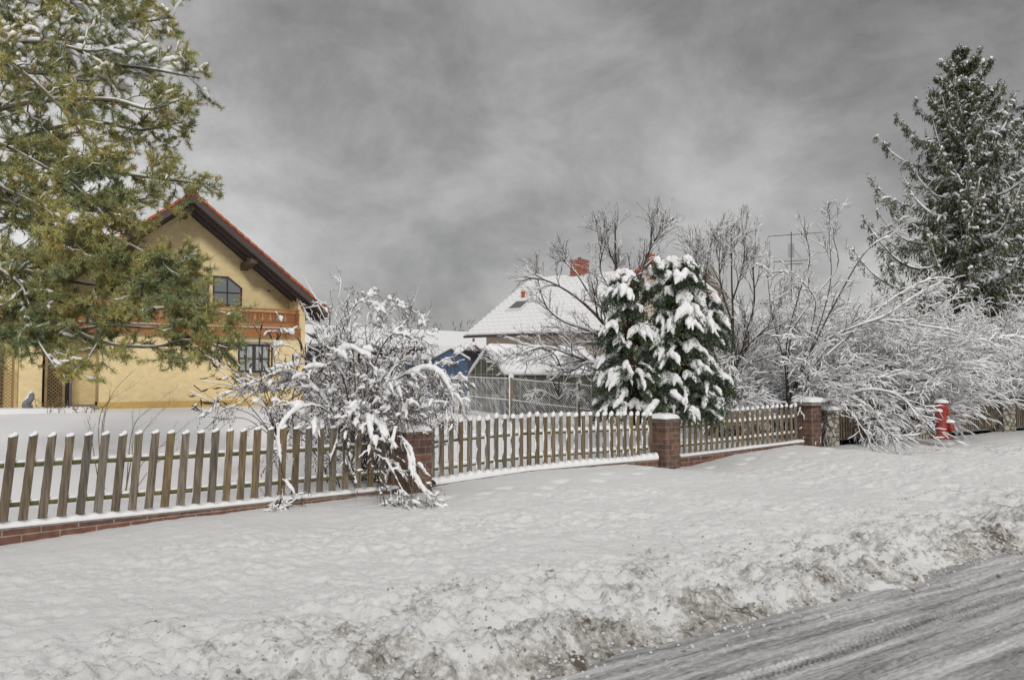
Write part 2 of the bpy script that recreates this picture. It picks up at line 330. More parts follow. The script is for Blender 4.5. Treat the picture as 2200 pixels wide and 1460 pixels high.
def road_mat():
    m = bpy.data.materials.new('packed_road_snow'); m.use_nodes = True
    t = m.node_tree; b = t.nodes['Principled BSDF']; n = t.nodes.new; l = t.links.new
    b.inputs['Roughness'].default_value = .55
    tc = n('ShaderNodeTexCoord')
    mp = n('ShaderNodeMapping'); l(tc.outputs['Object'], mp.inputs[0]); mp.inputs['Scale'].default_value = (.30, 6.0, 1)
    n1 = n('ShaderNodeTexNoise'); l(mp.outputs[0], n1.inputs[0]); n1.inputs['Scale'].default_value = 1.5; n1.inputs['Detail'].default_value = 9; n1.inputs['Roughness'].default_value = .62; n1.inputs['Distortion'].default_value = .4
    mp2 = n('ShaderNodeMapping'); l(tc.outputs['Object'], mp2.inputs[0]); mp2.inputs['Scale'].default_value = (1, 3, 1)
    n2 = n('ShaderNodeTexNoise'); l(mp2.outputs[0], n2.inputs[0]); n2.inputs['Scale'].default_value = 12; n2.inputs['Detail'].default_value = 8; n2.inputs['Roughness'].default_value = .7
    ad = n('ShaderNodeMath'); ad.operation = 'MULTIPLY_ADD'; l(n2.outputs[0], ad.inputs[0]); ad.inputs[1].default_value = .6; 
    l(n1.outputs[0], ad.inputs[2])
    rp = n('ShaderNodeValToRGB'); l(ad.outputs[0], rp.inputs[0])
    e = rp.color_ramp.elements; e[0].position = .60; e[0].color = (.10, .10, .098, 1); e[1].position = .97; e[1].color = (.58, .58, .58, 1)
    x = e.new(.75); x.color = (.29, .29, .287, 1)
    l(rp.outputs[0], b.inputs['Base Color'])
    bp = n('ShaderNodeBump'); l(ad.outputs[0], bp.inputs['Height']); bp.inputs['Strength'].default_value = .7; bp.inputs['Distance'].default_value = .03
    l(bp.outputs[0], b.inputs['Normal'])
    return m
M['road'] = road_mat()

# ------------------------------------------------------------------ fence line and ground
FC = [(-1400,6.0,1300,1250),(-500,7.4,1240,1190),(0,8.85,1168,1122),(367,10.15,1112,1087),(703,11.6,1072,1054),(884,12.3,1054,1036),(935,12.9,1040,1031),(1127,14.3,1011,1003),
      (1332,16.0,995,985),(1395,16.6,1002,980),(1425,16.9,1005,977),(1464,17.3,1001,973),(1568,18.3,975,961),(1699,19.6,954,945),(1735,20.0,961,941),(1766,20.3,957,938),(1980,21.6,941,926),(2150,22.8,926,915),(2400,25,912,902),(3200,34,880,872)]
_fp = np.array([PP(a, b) for a, b, c, d in FC]); _u = np.concatenate([[0], np.cumsum(np.linalg.norm(np.diff(_fp, axis=0), axis=1))])
_zf = np.array([P(a, c, b)[2] for a, b, c, d in FC]); _zp = np.array([P(a, d, b)[2] for a, b, c, d in FC])
_zf[:2] = -.26; _zp[:2] = 0.02; _zf[-1] = .3; _zp[-1] = .4
FDIR = np.array([.768, .64]); FN = np.array([.64, -.768])
def FX(u): return np.stack([np.interp(u, _u, _fp[:, 0]), np.interp(u, _u, _fp[:, 1])], -1)
def U(px): return float(np.interp(px, [f[0] for f in FC], _u))
def zfoot(u): return np.interp(u, _u, _zf)
def zpick(u): return np.interp(u, _u, _zp)
def gz(x, y):
    """garden level behind the fence"""
    s = x*FDIR[0] + y*FDIR[1]; v = x*FN[0] + y*FN[1]
    fs = _fp @ FDIR; fv = np.interp(s, fs, _fp @ FN); uu = np.interp(s, fs, _u)
    back = fv - v
    return zpick(uu) - .10 + (.45 - zpick(uu)*1.0) * sstep(back, 0, 16) + .05*(fbm(x*.35, y*.35, 3)-.5)
def vz(x, y):
    s = x*FDIR[0] + y*FDIR[1]; v = x*FN[0] + y*FN[1]
    fs = _fp @ FDIR; fv = np.interp(s, fs, _fp @ FN); uu = np.interp(s, fs, _u)
    return verge_z(x, y, uu, v - fv)
ROADZ = -.29
def verge_z(x, y, u, v, detail=True):
    dr = (x-RP0[0])*RN[0] + (y-RP0[1])*RN[1]
    jag = (fbm(x*1.3, y*1.3, 21)-.5)*.55 + (fbm(x*5, y*5, 22)-.5)*.22
    d2 = dr + jag
    base = zfoot(u)*(1-sstep(v, .2, 4)) + (-.17)*sstep(v, .2, 4)
    rough = sstep(v, .9, 2.6)
    z = base + .14*(fbm(x*.6, y*.6, 5)-.5)*sstep(v, .3, 1.5) + .035*(fbm(x*2.2, y*2.2, 6)-.5)
    z = z + (.22+.78*rough)*(.10*(fbm(x*5+.8*fbm(x*2, y*2, 90), y*5+.8*fbm(x*2, y*2, 91), 7, 5, .62)-.5)*(.3+1.3*sstep(fbm(x*.55, y*.8, 78, 3), .3, .7)) + .055*(fbm(x*12, y*12, 8, 4, .7)-.5)*(.5+fbm(x*.9, y*.9, 77)))
    nearb = 1 - sstep(dr, .5, 2.6)
    lump = fbm(x*4.2, y*4.2, 9, 4, .6)
    z = z + nearb*(.26*(lump-.45) + .10*np.abs(fbm(x*11, y*11, 10)-.5)*2)
    z = z*sstep(d2, -.25, .45) + (ROADZ-.12)*(1-sstep(d2, -.25, .45))
    # footprints along the fence
    return z
def grid_obj(name, X, Y, Z, m, smooth=True):
    a, b = X.shape
    v = np.stack([X, Y, Z], -1).reshape(-1, 3)
    i = np.arange(a-1)[:, None]; j = np.arange(b-1)[None]
    f = np.stack([i*b+j, (i+1)*b+j, (i+1)*b+j+1, i*b+j+1], -1).reshape(-1, 4)
    mb = MB(); mb.add(v, f); o = mb.build(name, m, None, smooth); return o
def spaced(parts):
    r = []
    for a, b, st in parts: r += list(np.arange(a, b, st))
    r.append(parts[-1][1]); return np.array(r)
uA = U(0); 
us = spaced([(0, uA-2, .5), (uA-2, uA+9, .026), (uA+9, uA+22, .05), (uA+22, U(2400), .15), (U(2400), _u[-1], .8)])
vs_ = spaced([(.06, 8.6, .027), (8.6, 30, 1.0)])
UU, VV = np.meshgrid(us, vs_, indexing='ij'); base = FX(UU)
X = base[..., 0] + FN[0]*VV; Y = base[..., 1] + FN[1]*VV; Z = verge_z(X, Y, UU, VV)
# dents of old footprints on the footway
for k in range(26):
    t = k*.62; u0 = U(890) + t; side = .16 if k % 2 else -.16
    c = FX(np.array(u0)) + FN*(1.05 + side + .25*math.sin(k*.4))
    dd = ((X-c[0])*FDIR[0] + (Y-c[1])*FDIR[1])/.17; ee = ((X-c[0])*FN[0] + (Y-c[1])*FN[1])/.09
    Z -= .06*np.exp(-(dd**2+ee**2)**1.5)
gv = grid_obj('ground', X, Y, Z, M['ground']); tag(gv, kind='structure')
us2 = spaced([(0, uA-2, 1.0), (uA-2, U(2400), .25), (U(2400), _u[-1], 1.5)])
vb = spaced([(.1, 6, .15), (6, 22, .5), (22, 60, 2), (60, 700, 40)])
UU, VV = np.meshgrid(us2, vb, indexing='ij'); base = FX(UU)
sp_ = 1 + np.clip(VV-60, 0, None)/200
X = base[..., 0] - FN[0]*VV; Y = base[..., 1] - FN[1]*VV
Z = gz(X, Y) + .012*(fbm(X*1.2, Y*4, 31)-.5)
gg = grid_obj('garden_ground', X[:, ::-1], Y[:, ::-1], Z[:, ::-1], M['garden']); tag(gg, kind='structure')
# wide land all round, under everything
mb = MB(); mb.add([(-1500,-600,-.75),(1500,-600,-.75),(1500,1800,-.75),(-1500,1800,-.75)], [(0,1,2,3)])
tag(mb.build('terrain', M['snow_roof']), kind='structure')

# road: own sheet in road coordinates (x along, y towards the fence), tyre tracks pressed in
xs = spaced([(-12, -1.0, .3), (-1.0, 7.5, .02), (7.5, 14, .06), (14, 60, .8)]); ys = spaced([(-9.5, -2.2, .25), (-2.2, .9, .018)])
XX, YY = np.meshgrid(xs, ys, indexing='ij')
ZZ = .03*(fbm(XX*.5, YY*2.5, 40)-.5) + .022*(fbm(XX*1.8, YY*9, 41)-.5) + .012*(fbm(XX*11, YY*16, 42)-.5)
for yc, w, dep, tread in ((-1.15, .03, .02, False), (-.2, .03, .012, False), (-.75, .10, .030, True), (-1.45, .12, .016, False), (-.42, .10, .014, False), (-1.95, .11, .014, False), (-2.6, .12, .02, False)):
    c = yc + .03*np.sin(XX*.7)
    g = np.exp(-((YY-c)/w)**6); ZZ -= dep*g
    rim = np.exp(-((np.abs(YY-c)-w*1.15)/.025)**2); ZZ += .010*rim
    if tread: ZZ += .020*g*(np.sin(XX*2*np.pi/.06 + np.sign(YY-c)*(YY-c)*25) > 0.2)
ro = grid_obj('road', XX, YY, ZZ, M['road']); ro.location = (RP0[0], RP0[1], ROADZ); ro.rotation_euler = (0, 0, math.atan2(RD[1], RD[0])); tag(ro, kind='structure')

# ------------------------------------------------------------------ branch tools
def rdir(m, rng): v = rng.normal(size=(m, 3)); return v/np.linalg.norm(v, axis=1, keepdims=True)
def cr_spline(pts, K):
    pts = np.array(pts, float); n = len(pts)
    t = np.linspace(0, n-1, K); q = np.zeros((K, 3)); ext = np.vstack([2*pts[0]-pts[1], pts, 2*pts[-1]-pts[-2]])
    for i, tt in enumerate(t):
        k = min(int(tt), n-2); f = tt-k; a, b, c, d = ext[k:k+4]
        q[i] = .5*((2*b)+(-a+c)*f+(2*a-5*b+4*c-d)*f*f+(-a+3*b-3*c+d)*f**3)
    return q
def curve(p0, d, ln, droop, K, rng, wig=.08, lift=0.0):
    """p0 (M,3), d (M,3) unit, ln (M,), droop (M,)"""
    Mn = len(p0); s = np.linspace(0, 1, K)[None, :, None]
    ln = np.asarray(ln)[:, None, None]; dr = np.asarray(droop)[:, None, None] if np.ndim(droop) else droop
    w = np.cumsum(rng.normal(size=(Mn, K, 3)), axis=1); w -= w[:, :1]; w *= wig/np.sqrt(K)
    p = p0[:, None] + d[:, None]*ln*s + w*ln
    p[..., 2] -= (dr*ln*s*s)[..., 0] if np.ndim(dr) else (dr*ln*s*s)[..., 0]
    return p
def sprout(Pt, Rd, per, lenr, ang, up, droop, K, rng, t0=.15, t1=.98, rmin=.003, rk=.6, wig=.1, lenfall=.5, flat=0.0):
    M_, K0, _ = Pt.shape
    n = M_*per; ip = np.repeat(np.arange(M_), per); t = rng.uniform(t0, t1, n)*(K0-1)
    k = np.minimum(t.astype(int), K0-2); f = (t-k)[:, None]
    p0 = Pt[ip, k]*(1-f) + Pt[ip, k+1]*f; r0 = (Rd[ip, k]*(1-f[:, 0]) + Rd[ip, k+1]*f[:, 0])*rk
    T = Pt[ip, k+1] - Pt[ip, k]; T /= np.linalg.norm(T, axis=1, keepdims=True)+1e-9
    q = rdir(n, rng); q[:, 2] *= (1-flat); q -= T*(q*T).sum(1, keepdims=True); q /= np.linalg.norm(q, axis=1, keepdims=True)+1e-9
    a = rng.normal(ang, .2, n)[:, None]
    d = T*np.cos(a) + q*np.sin(a); d[:, 2] += up; d /= np.linalg.norm(d, axis=1, keepdims=True)
    ln = rng.uniform(*lenr, n)*(1-lenfall*(t/(K0-1)))
    C = curve(p0, d, ln, np.full(n, droop), K, rng, wig)
    r0 = np.maximum(r0, rmin)
    Rr = r0[:, None]*np.linspace(1, .35, K)[None]; return C, np.maximum(Rr, rmin*.7)
def snowtubes(mb, Pt, Rd, amt, rng, n=5, keep=1.0, gap=.25, hp=.8, var=.6):
    sel = rng.uniform(size=len(Pt)) < keep; Pt = Pt[sel]; Rd = Rd[sel]
    if not len(Pt): return
    Mn, K, _ = Pt.shape
    T = np.gradient(Pt, axis=1); T /= np.linalg.norm(T, axis=2, keepdims=True)+1e-9
    hz = np.clip(1-T[..., 2]**2, 0, 1)**hp
    nz = rng.uniform(size=(Mn, K)); nz = .5*nz + .25*np.roll(nz, 1, 1) + .25*np.roll(nz, -1, 1)
    rs = amt*hz*((1-var) + 2*var*np.clip(nz-gap*.5, 0, 1))
    rs[:, 0] *= .5; rs[:, -1] *= .45; rs = np.maximum(rs, .001)
    C = Pt.copy(); C[..., 2] += Rd*.65 + rs*.82
    mb.tubes(C, rs + Rd*.25, n)
def snowclumps(mb, Pt, Rd, amt, prob, rng, n=6, win=5):
    sel = rng.uniform(size=len(Pt)) < prob; Pt = Pt[sel]; Rd = Rd[sel]
    if not len(Pt): return
    K = Pt.shape[1]; win = min(win, K); st = rng.integers(0, K-win+1, len(Pt)); ix = st[:, None]+np.arange(win)[None]
    Q = np.take_along_axis(Pt, ix[:, :, None], 1); q = np.take_along_axis(Rd, ix, 1)
    T = Q[:, -1]-Q[:, 0]; hz = np.sqrt(np.clip(1-(T[:, 2]/(np.linalg.norm(T, axis=1)+1e-9))**2, .05, 1))
    pr = np.sin(np.linspace(.12, np.pi-.12, win))**.6
    rs = amt*hz[:, None]*rng.uniform(.6, 1.25, (len(Q), 1))*pr[None]*rng.uniform(.8, 1.2, q.shape)
    C = Q.copy(); C[..., 2] += q + rs*.75; mb.tubes(C, rs, n)
def soften(o, vox, disp, size, it=2):
    rm = o.modifiers.new('merge', 'REMESH'); rm.mode = 'VOXEL'; rm.voxel_size = vox; rm.use_smooth_shade = True
    tx = bpy.data.textures.new('snow_lumps', 'CLOUDS'); tx.noise_scale = size; tx.noise_depth = 2
    dm = o.modifiers.new('lumps', 'DISPLACE'); dm.texture = tx; dm.strength = disp; dm.mid_level = .5; dm.texture_coords = 'LOCAL'
    sm = o.modifiers.new('soft', 'SMOOTH'); sm.iterations = it; sm.factor = .5
def bough(pts, K, r0, r1):
    p = cr_spline([P(*q) for q in pts], K)[None]; return p, np.linspace(r0, r1, K)[None]
def cat(*a):
    return np.concatenate([x[0] for x in a]), np.concatenate([x[1] for x in a])

# ------------------------------------------------------------------ picket fences, base walls, pillars
class Sec:
    def __init__(s, u0, u1):
        s.u0, s.u1 = u0, u1; a = FX(np.array(u0)); b = FX(np.array(u1)); d = (b-a)/np.linalg.norm(b-a)
        s.o = a; s.d = d; s.n = np.array([-d[1], d[0]]); s.rz = math.atan2(d[1], d[0])
    def loc(s, u, off=0.0):
        p = FX(np.array(u)); a = FX(np.array(u)-.05); b = FX(np.array(u)+.05); t = (b-a)/np.linalg.norm(b-a)
        q = p + np.array([-t[1], t[0]])*off - s.o
        return np.array([q @ s.d, q @ s.n])
def picket_fence(u0, u1, spacing, hfun, label, lean=0.0, cap=1.0, width=.098, rails=(.19, .66), rscale=1.0, side_snow=.4, dark=False):
    sc = Sec(u0, u1); rt = thing('picket_fence', label, 'fence', (sc.o[0], sc.o[1], 0), sc.rz, 'wooden picket fences along the footway')
    n = int(round((u1-u0)/spacing)); uu = np.linspace(u0+.08, u1-.08, n+1)
    K = 24; ur = np.linspace(u0, u1, K)
    for j, rf in enumerate(rails):
        h = hfun; pl = []
        for u in ur:
            q = sc.loc(u, .045); z = zpick(u) + rf*h(u); pl.append((q[0], q[1], z))
        pl = np.array(pl); mb = MB(); mb.tubes(pl[None], np.full((1, K), .032*rscale), 8); o = mb.build('rail', M['rail'], rt, True)
        # snow lying on the rail
        K2 = 160; x = np.interp(np.linspace(0, K-1, K2), np.arange(K), pl[:, 0]); y = np.interp(np.linspace(0, K-1, K2), np.arange(K), pl[:, 1]); z = np.interp(np.linspace(0, K-1, K2), np.arange(K), pl[:, 2])
        nz = fbm(x*3+j*9, x*0+u0, 50); th = .010+.036*nz*cap
        ms = MB(); ms.tubes(np.stack([x, y, z+.022*rscale+th*.6], -1)[None], (th+.012)[None], 7, flat=1.1); ms.build('snow', M['snow'], o, True)
    rr = random.Random(int(u0*100))
    for i, u in enumerate(uu):
        q = sc.loc(u); h = hfun(u)*rr.uniform(.985, 1.015); z0 = zpick(u); ln = lean*(1 - sstep(u, uA, U(900)))*h + rr.uniform(-.006, .006)
        w = width*rr.uniform(.94, 1.04)/2; t = .012; sl = .018*rr.uniform(.3, 1)
        a = FX(np.array(u)-.05); b = FX(np.array(u)+.05); tt = (b-a)/np.linalg.norm(b-a); dl = np.array([tt @ sc.d, tt @ sc.n]); nl = np.array([-dl[1], dl[0]])
        c0 = q; c1 = q + np.array([ln, 0])
        def cor(c, i_, j_, z): p = c + dl*i_*w + nl*j_*t; return (p[0], p[1], z)
        v = [cor(c0,-1,-1,z0), cor(c0,1,-1,z0), cor(c0,1,1,z0), cor(c0,-1,1,z0), cor(c1,-1,-1,z0+h-sl), cor(c1,1,-1,z0+h+sl), cor(c1,1,1,z0+h+sl), cor(c1,-1,1,z0+h-sl)]
        mb = MB(); mb.hexa(v); pk = mb.build('picket', M['picket'], rt)
        # nail heads are holes in the wood; snow cap
        ms = MB(); hh = (.022+.05*cap*rr.uniform(.7, 1.2)); m = 9
        ringv = []; prof = [(1.0, -.3), (1.12, .15), (1.0, .55), (.62, .9), (.05, 1.0)]
        ang = np.linspace(0, 2*np.pi, m, endpoint=False)
        for (rr_, zz_) in prof:
            for aa in ang:
                p = c1 + dl*(math.cos(aa)*w*rr_*(1+.08*math.sin(3*aa+i))) + nl*(math.sin(aa)*(.018+.022*cap)*rr_)
                ringv.append((p[0], p[1], z0+h + (zz_*hh if zz_ > 0 else zz_*.03) + sl*math.cos(aa)))
        f = [(k*m+j, k*m+(j+1) % m, (k+1)*m+(j+1) % m, (k+1)*m+j) for k in range(len(prof)-1) for j in range(m)]
        ms.add(ringv, f)
        if side_snow and rr.random() < .85:      # snow blown on to the edge of the board
            K3 = 10; zz = np.linspace(z0+.05, z0+h-.03, K3); p = c0[None] + (c1-c0)[None]*np.linspace(0, 1, K3)[:, None] - dl*w
            r_ = np.clip(np.array([rr.uniform(-.012, .016) for _ in range(K3)])*side_snow*1.5, .0005, .02)
            ms.tubes(np.stack([p[:, 0], p[:, 1], zz], -1)[None], r_[None], 5)
        ms.build('snow_cap', M['snow'], pk, True)
    return rt
def base_wall(u0, u1, label, snow=.05, thick=.24, m='brick_low', group='low brick walls under the fences'):
    sc = Sec(u0, u1); rt = thing('brick_wall', label, 'low wall', (sc.o[0], sc.o[1], 0), sc.rz, group)
    K = max(8, int((u1-u0)/.25)); ur = np.linspace(u0, u1, K); mb = MB(); mc = MB(); V = []
    for u in ur:
        a = sc.loc(u, -thick/2); b = sc.loc(u, thick/2); zt = zpick(u)-.075
        V.append([(a[0], a[1], -.9), (b[0], b[1], -.9), (b[0], b[1], zt), (a[0], a[1], zt)])
    V = np.array(V); f = [(i*4+j, (i+1)*4+j, (i+1)*4+(j+1) % 4, i*4+(j+1) % 4) for i in range(K-1) for j in range(4)]
    f += [(0, 1, 2, 3), ((K-1)*4+3, (K-1)*4+2, (K-1)*4+1, (K-1)*4)]
    mb.add(V.reshape(-1, 3), f); mb.build('masonry', M[m], rt)
    # thin concrete coping
    V = []
    for u in ur:
        a = sc.loc(u, -thick/2-.006); b = sc.loc(u, thick/2+.006); zt = zpick(u)-.075
        V.append([(a[0], a[1], zt+.001), (b[0], b[1], zt+.001), (b[0], b[1], zt+.022), (a[0], a[1], zt+.022)])
    mc.add(np.array(V).reshape(-1, 3), f); mc.build('coping', M['concrete'], rt)
    K2 = K*5; ur = np.linspace(u0, u1, K2); rows = []; offs = [-thick/2-.012, -thick/2-.018, -thick/2+.015, -.05, .0, .05, thick/2, thick/2+.02]
    hs = [0, .4, .85, 1, .8, 1, .8, 0]
    for u in ur:
        zt = zpick(u)-.053; r = []
        k = snow*(.75+.5*vn(u*1.7, 3, 61))*(1+.25*math.cos(2*math.pi*(u-u0-.08)/.2))
        for o_, h_ in zip(offs, hs):
            a = sc.loc(u, o_); r.append((a[0], a[1], zt + (k*h_ if h_ else .001)))
        rows.append(r)
    rows = np.array(rows); m_ = rows.shape[1]
    f = [(i*m_+j, (i+1)*m_+j, (i+1)*m_+j+1, i*m_+j+1) for i in range(K2-1) for j in range(m_-1)]
    ms = MB(); ms.add(rows.reshape(-1, 3), np.array(f)[:, ::-1]); ms.build('snow', M['snow'], rt, True)
    return rt
def pillar(px, w, zt, label, mt='brick', cat='pillar', snow=.09, name='brick_pillar', capo=.0, depth=None, group='brick fence pillars'):
    u = U(px); p = FX(np.array(u)); a = FX(np.array(u)-.4); b = FX(np.array(u)+.4); d = b-a
    rt = thing(name, label, cat, (p[0], p[1], 0), math.atan2(d[1], d[0]), group)
    h = w/2; dp = (depth or w)/2
    mb = MB(); mb.box(-h, h, -dp, dp, -.9, zt); mb.build('shaft', M[mt], rt)
    mc = MB(); c = .012+capo; mc.box(-h-c, h+c, -dp-c, dp+c, zt+.002, zt+.035+capo*.6); mc.build('cap', M['concrete'], rt)
    z1 = zt+.036+capo*.6
    g = 14; xs_ = np.linspace(-1, 1, g); XX, YY = np.meshgrid(xs_, xs_, indexing='ij'); k = np.clip(1-np.abs(XX)**4, 0, 1)*np.clip(1-np.abs(YY)**4, 0, 1)
    ov = 1+.10*(1-k)*0
    Zs = z1 + snow*(k**.45)*(.8+.4*fbm(XX*1.4+px, YY*1.4, 71)) - (k < .001)*.004
    V = np.stack([XX*(h+c+.02), YY*(dp+c+.02), Zs], -1).reshape(-1, 3)
    f = [(i*g+j, (i+1)*g+j, (i+1)*g+j+1, i*g+j+1) for i in range(g-1) for j in range(g-1)]
    ms = MB(); ms.add(V, f); ms.build('snow', M['snow'], rt, True); return rt

def H1(u): return np.interp(u, [U(16), U(703), U(930)], [.955, .935, .93])
def H2(u): return np.interp(u, [U(935), U(1395)], [.95, .88])
def H3(u): return np.interp(u, [U(1464), U(1700)], [.88, .84])
picket_fence(uA-1.0, U(858), .2, H1, 'grey brown picket fence with slanted bare board tops nearest the road', lean=.085, cap=.15, side_snow=.25)
picket_fence(U(924), U(1401), .205, H2, 'picket fence with round snow balls on its boards between two brick pillars', cap=1.0, side_snow=1.0)
picket_fence(U(1452), U(1712), .19, H3, 'darker picket fence right of the tall snowy conifer, in front of the hedge', cap=.9, width=.085, side_snow=.3)
base_wall(uA-1.5, U(852), 'long low brick wall showing red brick under the nearest picket fence')
base_wall(U(922), U(1403), 'low wall almost buried in snow under the middle picket fence', .10)
base_wall(U(1450), U(1716), 'low red brick wall with deep snow drift beside the far brick pillar', .05)
pillar(880, .50, .80, 'brick pillar half hidden by the snow laden shrub', snow=.07)
pillar(1425, .47, .74, 'brick pillar with the snowy conifer hanging over its top', snow=.10)
pillar(1737, .42, .93, 'brick pillar with wide snow topped slab beside a stone pillar', snow=.13, capo=.09)
pillar(1775, .40, .74, 'rough stone pillar with flat snowy cap joined to a brick pillar', 'stone', name='stone_pillar', snow=.10, capo=.05, group='rubble stone pillars')
pillar(1975, .75, .66, 'broad stone pillar under drooping branches just left of the hydrant', 'stone', name='stone_pillar', snow=.12, capo=.05, group='rubble stone pillars', depth=.4)
pillar(2152, .52, .85, 'stone pillar at the far right between two thin lath fences', 'stone', name='stone_pillar', snow=.10, capo=.04, group='rubble stone pillars', depth=.4)
def H4(u): return .80+0*u
def lath_fence(pa, pb, label):
    u0, u1 = U(pa), U(pb); sc = Sec(u0, u1); rt = thing('lath_fence', label, 'fence', (sc.o[0], sc.o[1], 0), sc.rz, 'dark lath fences beyond the stone pillar')
    n = int((u1-u0)/.085); rr = random.Random(pa)
    for rf in (.2, .62):
        K = 12; pl = []
        for u in np.linspace(u0, u1, K): q = sc.loc(u, .03); pl.append((q[0], q[1], zpick(u)+rf))
        mb = MB(); mb.tubes(np.array(pl)[None], np.full((1, K), .02), 6); mb.build('rail', M['rail'], rt)
    i = 0
    cnt = min(n, 95)
    for u in np.linspace(u0+.04, u1-.04, cnt):
        q = sc.loc(u); z0 = zpick(u)-.04; h = .80+rr.uniform(-.03, .03); w = .024
        mb = MB(); mb.box(q[0]-w, q[0]+w, q[1]-.01, q[1]+.01, z0, z0+h); lt = mb.build('lath', M['picket'], rt)
lath_fence(1790, 1955, 'thin dark lath fence behind hanging twigs right of the stone pillar')
lath_fence(1996, 2134, 'brown lath fence just right of the red hydrant')
lath_fence(2170, 2330, 'dark lath fence at the right edge beyond the last stone pillar')

# ------------------------------------------------------------------ yellow house
HB = R(33); HX, HY = P(415, 412, 32)[:2]
house = thing('yellow_house', 'yellow rendered house with dark wide eaves, orange roof tiles and carved wooden balcony', 'house', (HX, HY, 0), HB)
def HW(t, d, z):   # house coords -> world
    return np.array([HX + t*math.cos(HB) - d*math.sin(HB), HY + t*math.sin(HB) + d*math.cos(HB), z])
def HZ(px, py, d):
    """house coords (t,z) of the photo point lying on the plane at depth d behind the verge"""
    k = (px-1100)/FPX   # x = k*y
    c, s_ = math.cos(HB), math.sin(HB)
    # HX + t c - d s = k (HY + t s + d c) * corr
    p = P(px, py, 10.0); kx = p[0]/10
    t = (kx*(HY + d*c) - HX + d*s_)/(c - kx*s_); Yw = HY + t*s_ + d*c
    return t, P(px, py, Yw)[2]
ZR = P(415, 412, 32)[2]; SL = .79
F_ = .7; REC = 2.1; GZ0 = .1; TL = -5.9; TR = 5.0
zb = HZ(640, 716, F_)[1]       # underside of balcony / top of lower wall
_, zbt = HZ(645, 666, .45); _, zbb = HZ(645, 702, .45); _, zsk = HZ(640, 722, .5)
tdoor = HZ(213, 800, F_)[0]
def roofz(t): return ZR - SL*abs(t) - .48
def build_house():
    # lower wall
    def wall(name, t0, t1, d, th, z0, z1, m='stucco'):
        mb = MB(); mb.box(t0, t1, d, d+th, z0, z1); return mb.build(name, M[m], house)
    zfl = zb+.02
    mb = MB(); mb.box(tdoor, TR, F_, F_+.3, .62, zfl)           # lower front
    mb.box(TR-.3, TR, F_+.3, 9.5, .62, zfl)                      # right flank
    mb.box(tdoor, tdoor+.3, F_+.3, REC+.3, .62, zfl)             # porch return
    mb.box(TL, TL+.75, F_, F_+.6, .3, roofz(TL)+.25)             # left corner pier
    mb.box(TL-.001+.0, TL+.3, F_+.6, 9.5, .3, roofz(TL)+.2)
    mb.box(TL+.3, tdoor, REC+.0, REC+.25, .3, zfl)              # porch rear wall
    # upper recessed gable wall
    poly = [(TL+.3, zfl+.002), (TR-.02, zfl+.002), (TR-.02, roofz(TR)+.25), (0, roofz(0)+.25), (TL+.3, roofz(TL+.3)+.25)]
    mb.prism(poly, REC+.003, REC+.3)
    # right wing pier carrying the roof
    mb.prism([(TR-.33, zfl+.002), (TR+.002, zfl+.002), (TR+.002, roofz(TR)+.28), (TR-.33, roofz(TR-.33)+.28)], F_-.002, REC)
    mb.box(TR-.30, TR+.0, REC+.31, 9.5, zfl+.002, roofz(TR)+.1)
    mb.box(TL+.3, TR-.3, 9.2, 9.49, .3, roofz(TR)+.1)
    w = mb.build('wall', M['stucco'], house)
    mb = MB(); mb.box(tdoor-.03, TR+.03, F_-.03, F_+.2, -.2, .62); mb.box(TR-.2, TR+.03, F_+.2, 9.5, -.2, .62); mb.build('plinth', M['plinth'], house)
    mb = MB(); mb.box(TL+.76, tdoor-.04, F_-.25, REC, -.2, .5); mb.build('porch_step', M['concrete'], house)
    # balcony slab + fronts
    mb = MB(); mb.box(TL+.5, TR-.36, .52, REC, zb-.02, zb+.12); mb.build('balcony_floor', M['balc'], house)
    # roof slabs
    for sgn in (-1, 1):
        tip = 6.65 if sgn < 0 else 5.8
        def slab(d0, d1, a, b, mt, name, par):
            m_ = MB(); pl = [(0, ZR-a), (sgn*tip, ZR-SL*tip-a), (sgn*tip, ZR-SL*tip-b), (0, ZR-b)]
            if sgn < 0: pl = pl[::-1]
            m_.prism(pl, d0, d1); return m_.build(name, mt, par)
        rf = slab(.12, 10.2, .10, .36, M['soffit'], 'roof', house)
        slab(.35, 10.1, -.12, .055, M['snow_roof'], 'roof_snow', rf)
        # verge board and two rafters under the overhang, each lower and further back
        slab(.0, .119, .085, .40, M['soffit'], 'verge_board', house)
        for (d0, b) in ((.42, .50), (.98, .56), (1.52, .52)):
            slab(d0, d0+.12, .362, b, M['soffit'], 'rafter', house)
        # verge tiles: one row of overlapping orange tiles
        tl = MB(); nT = 20; L_ = tip/nT
        for i in range(nT):
            t0 = i*L_; t1 = t0+L_*1.08; up = .035
            z0 = ZR-SL*t0; z1 = ZR-SL*t1
            q = [(sgn*t0, z0-.085), (sgn*t1, z1-.085+up), (sgn*t1, z1+.03+up*1.1), (sgn*t0, z0+.03)]
            if sgn > 0: q = q[::-1]
            tl.prism(q, -.035, .34)
            # side flap
        tl.build('verge_tiles', M['tile'], house)
        # eaves: gutter
        m_ = MB(); m_.tubes(np.array([[(sgn*(tip+.05), .0, ZR-SL*tip-.18), (sgn*(tip+.05), 10.2, ZR-SL*tip-.18)]]), np.full((1, 2), .07), 8); m_.build('gutter', M['brown_pipe'], house)
    mb = MB(); mb.lathe([(.001, -.06), (.15, -.05), (.16, .0), (.14, .5), (.12, 10)], (0, 0, ZR+.0), 'y', 14); mb.build('ridge_tiles', M['tile'], house)
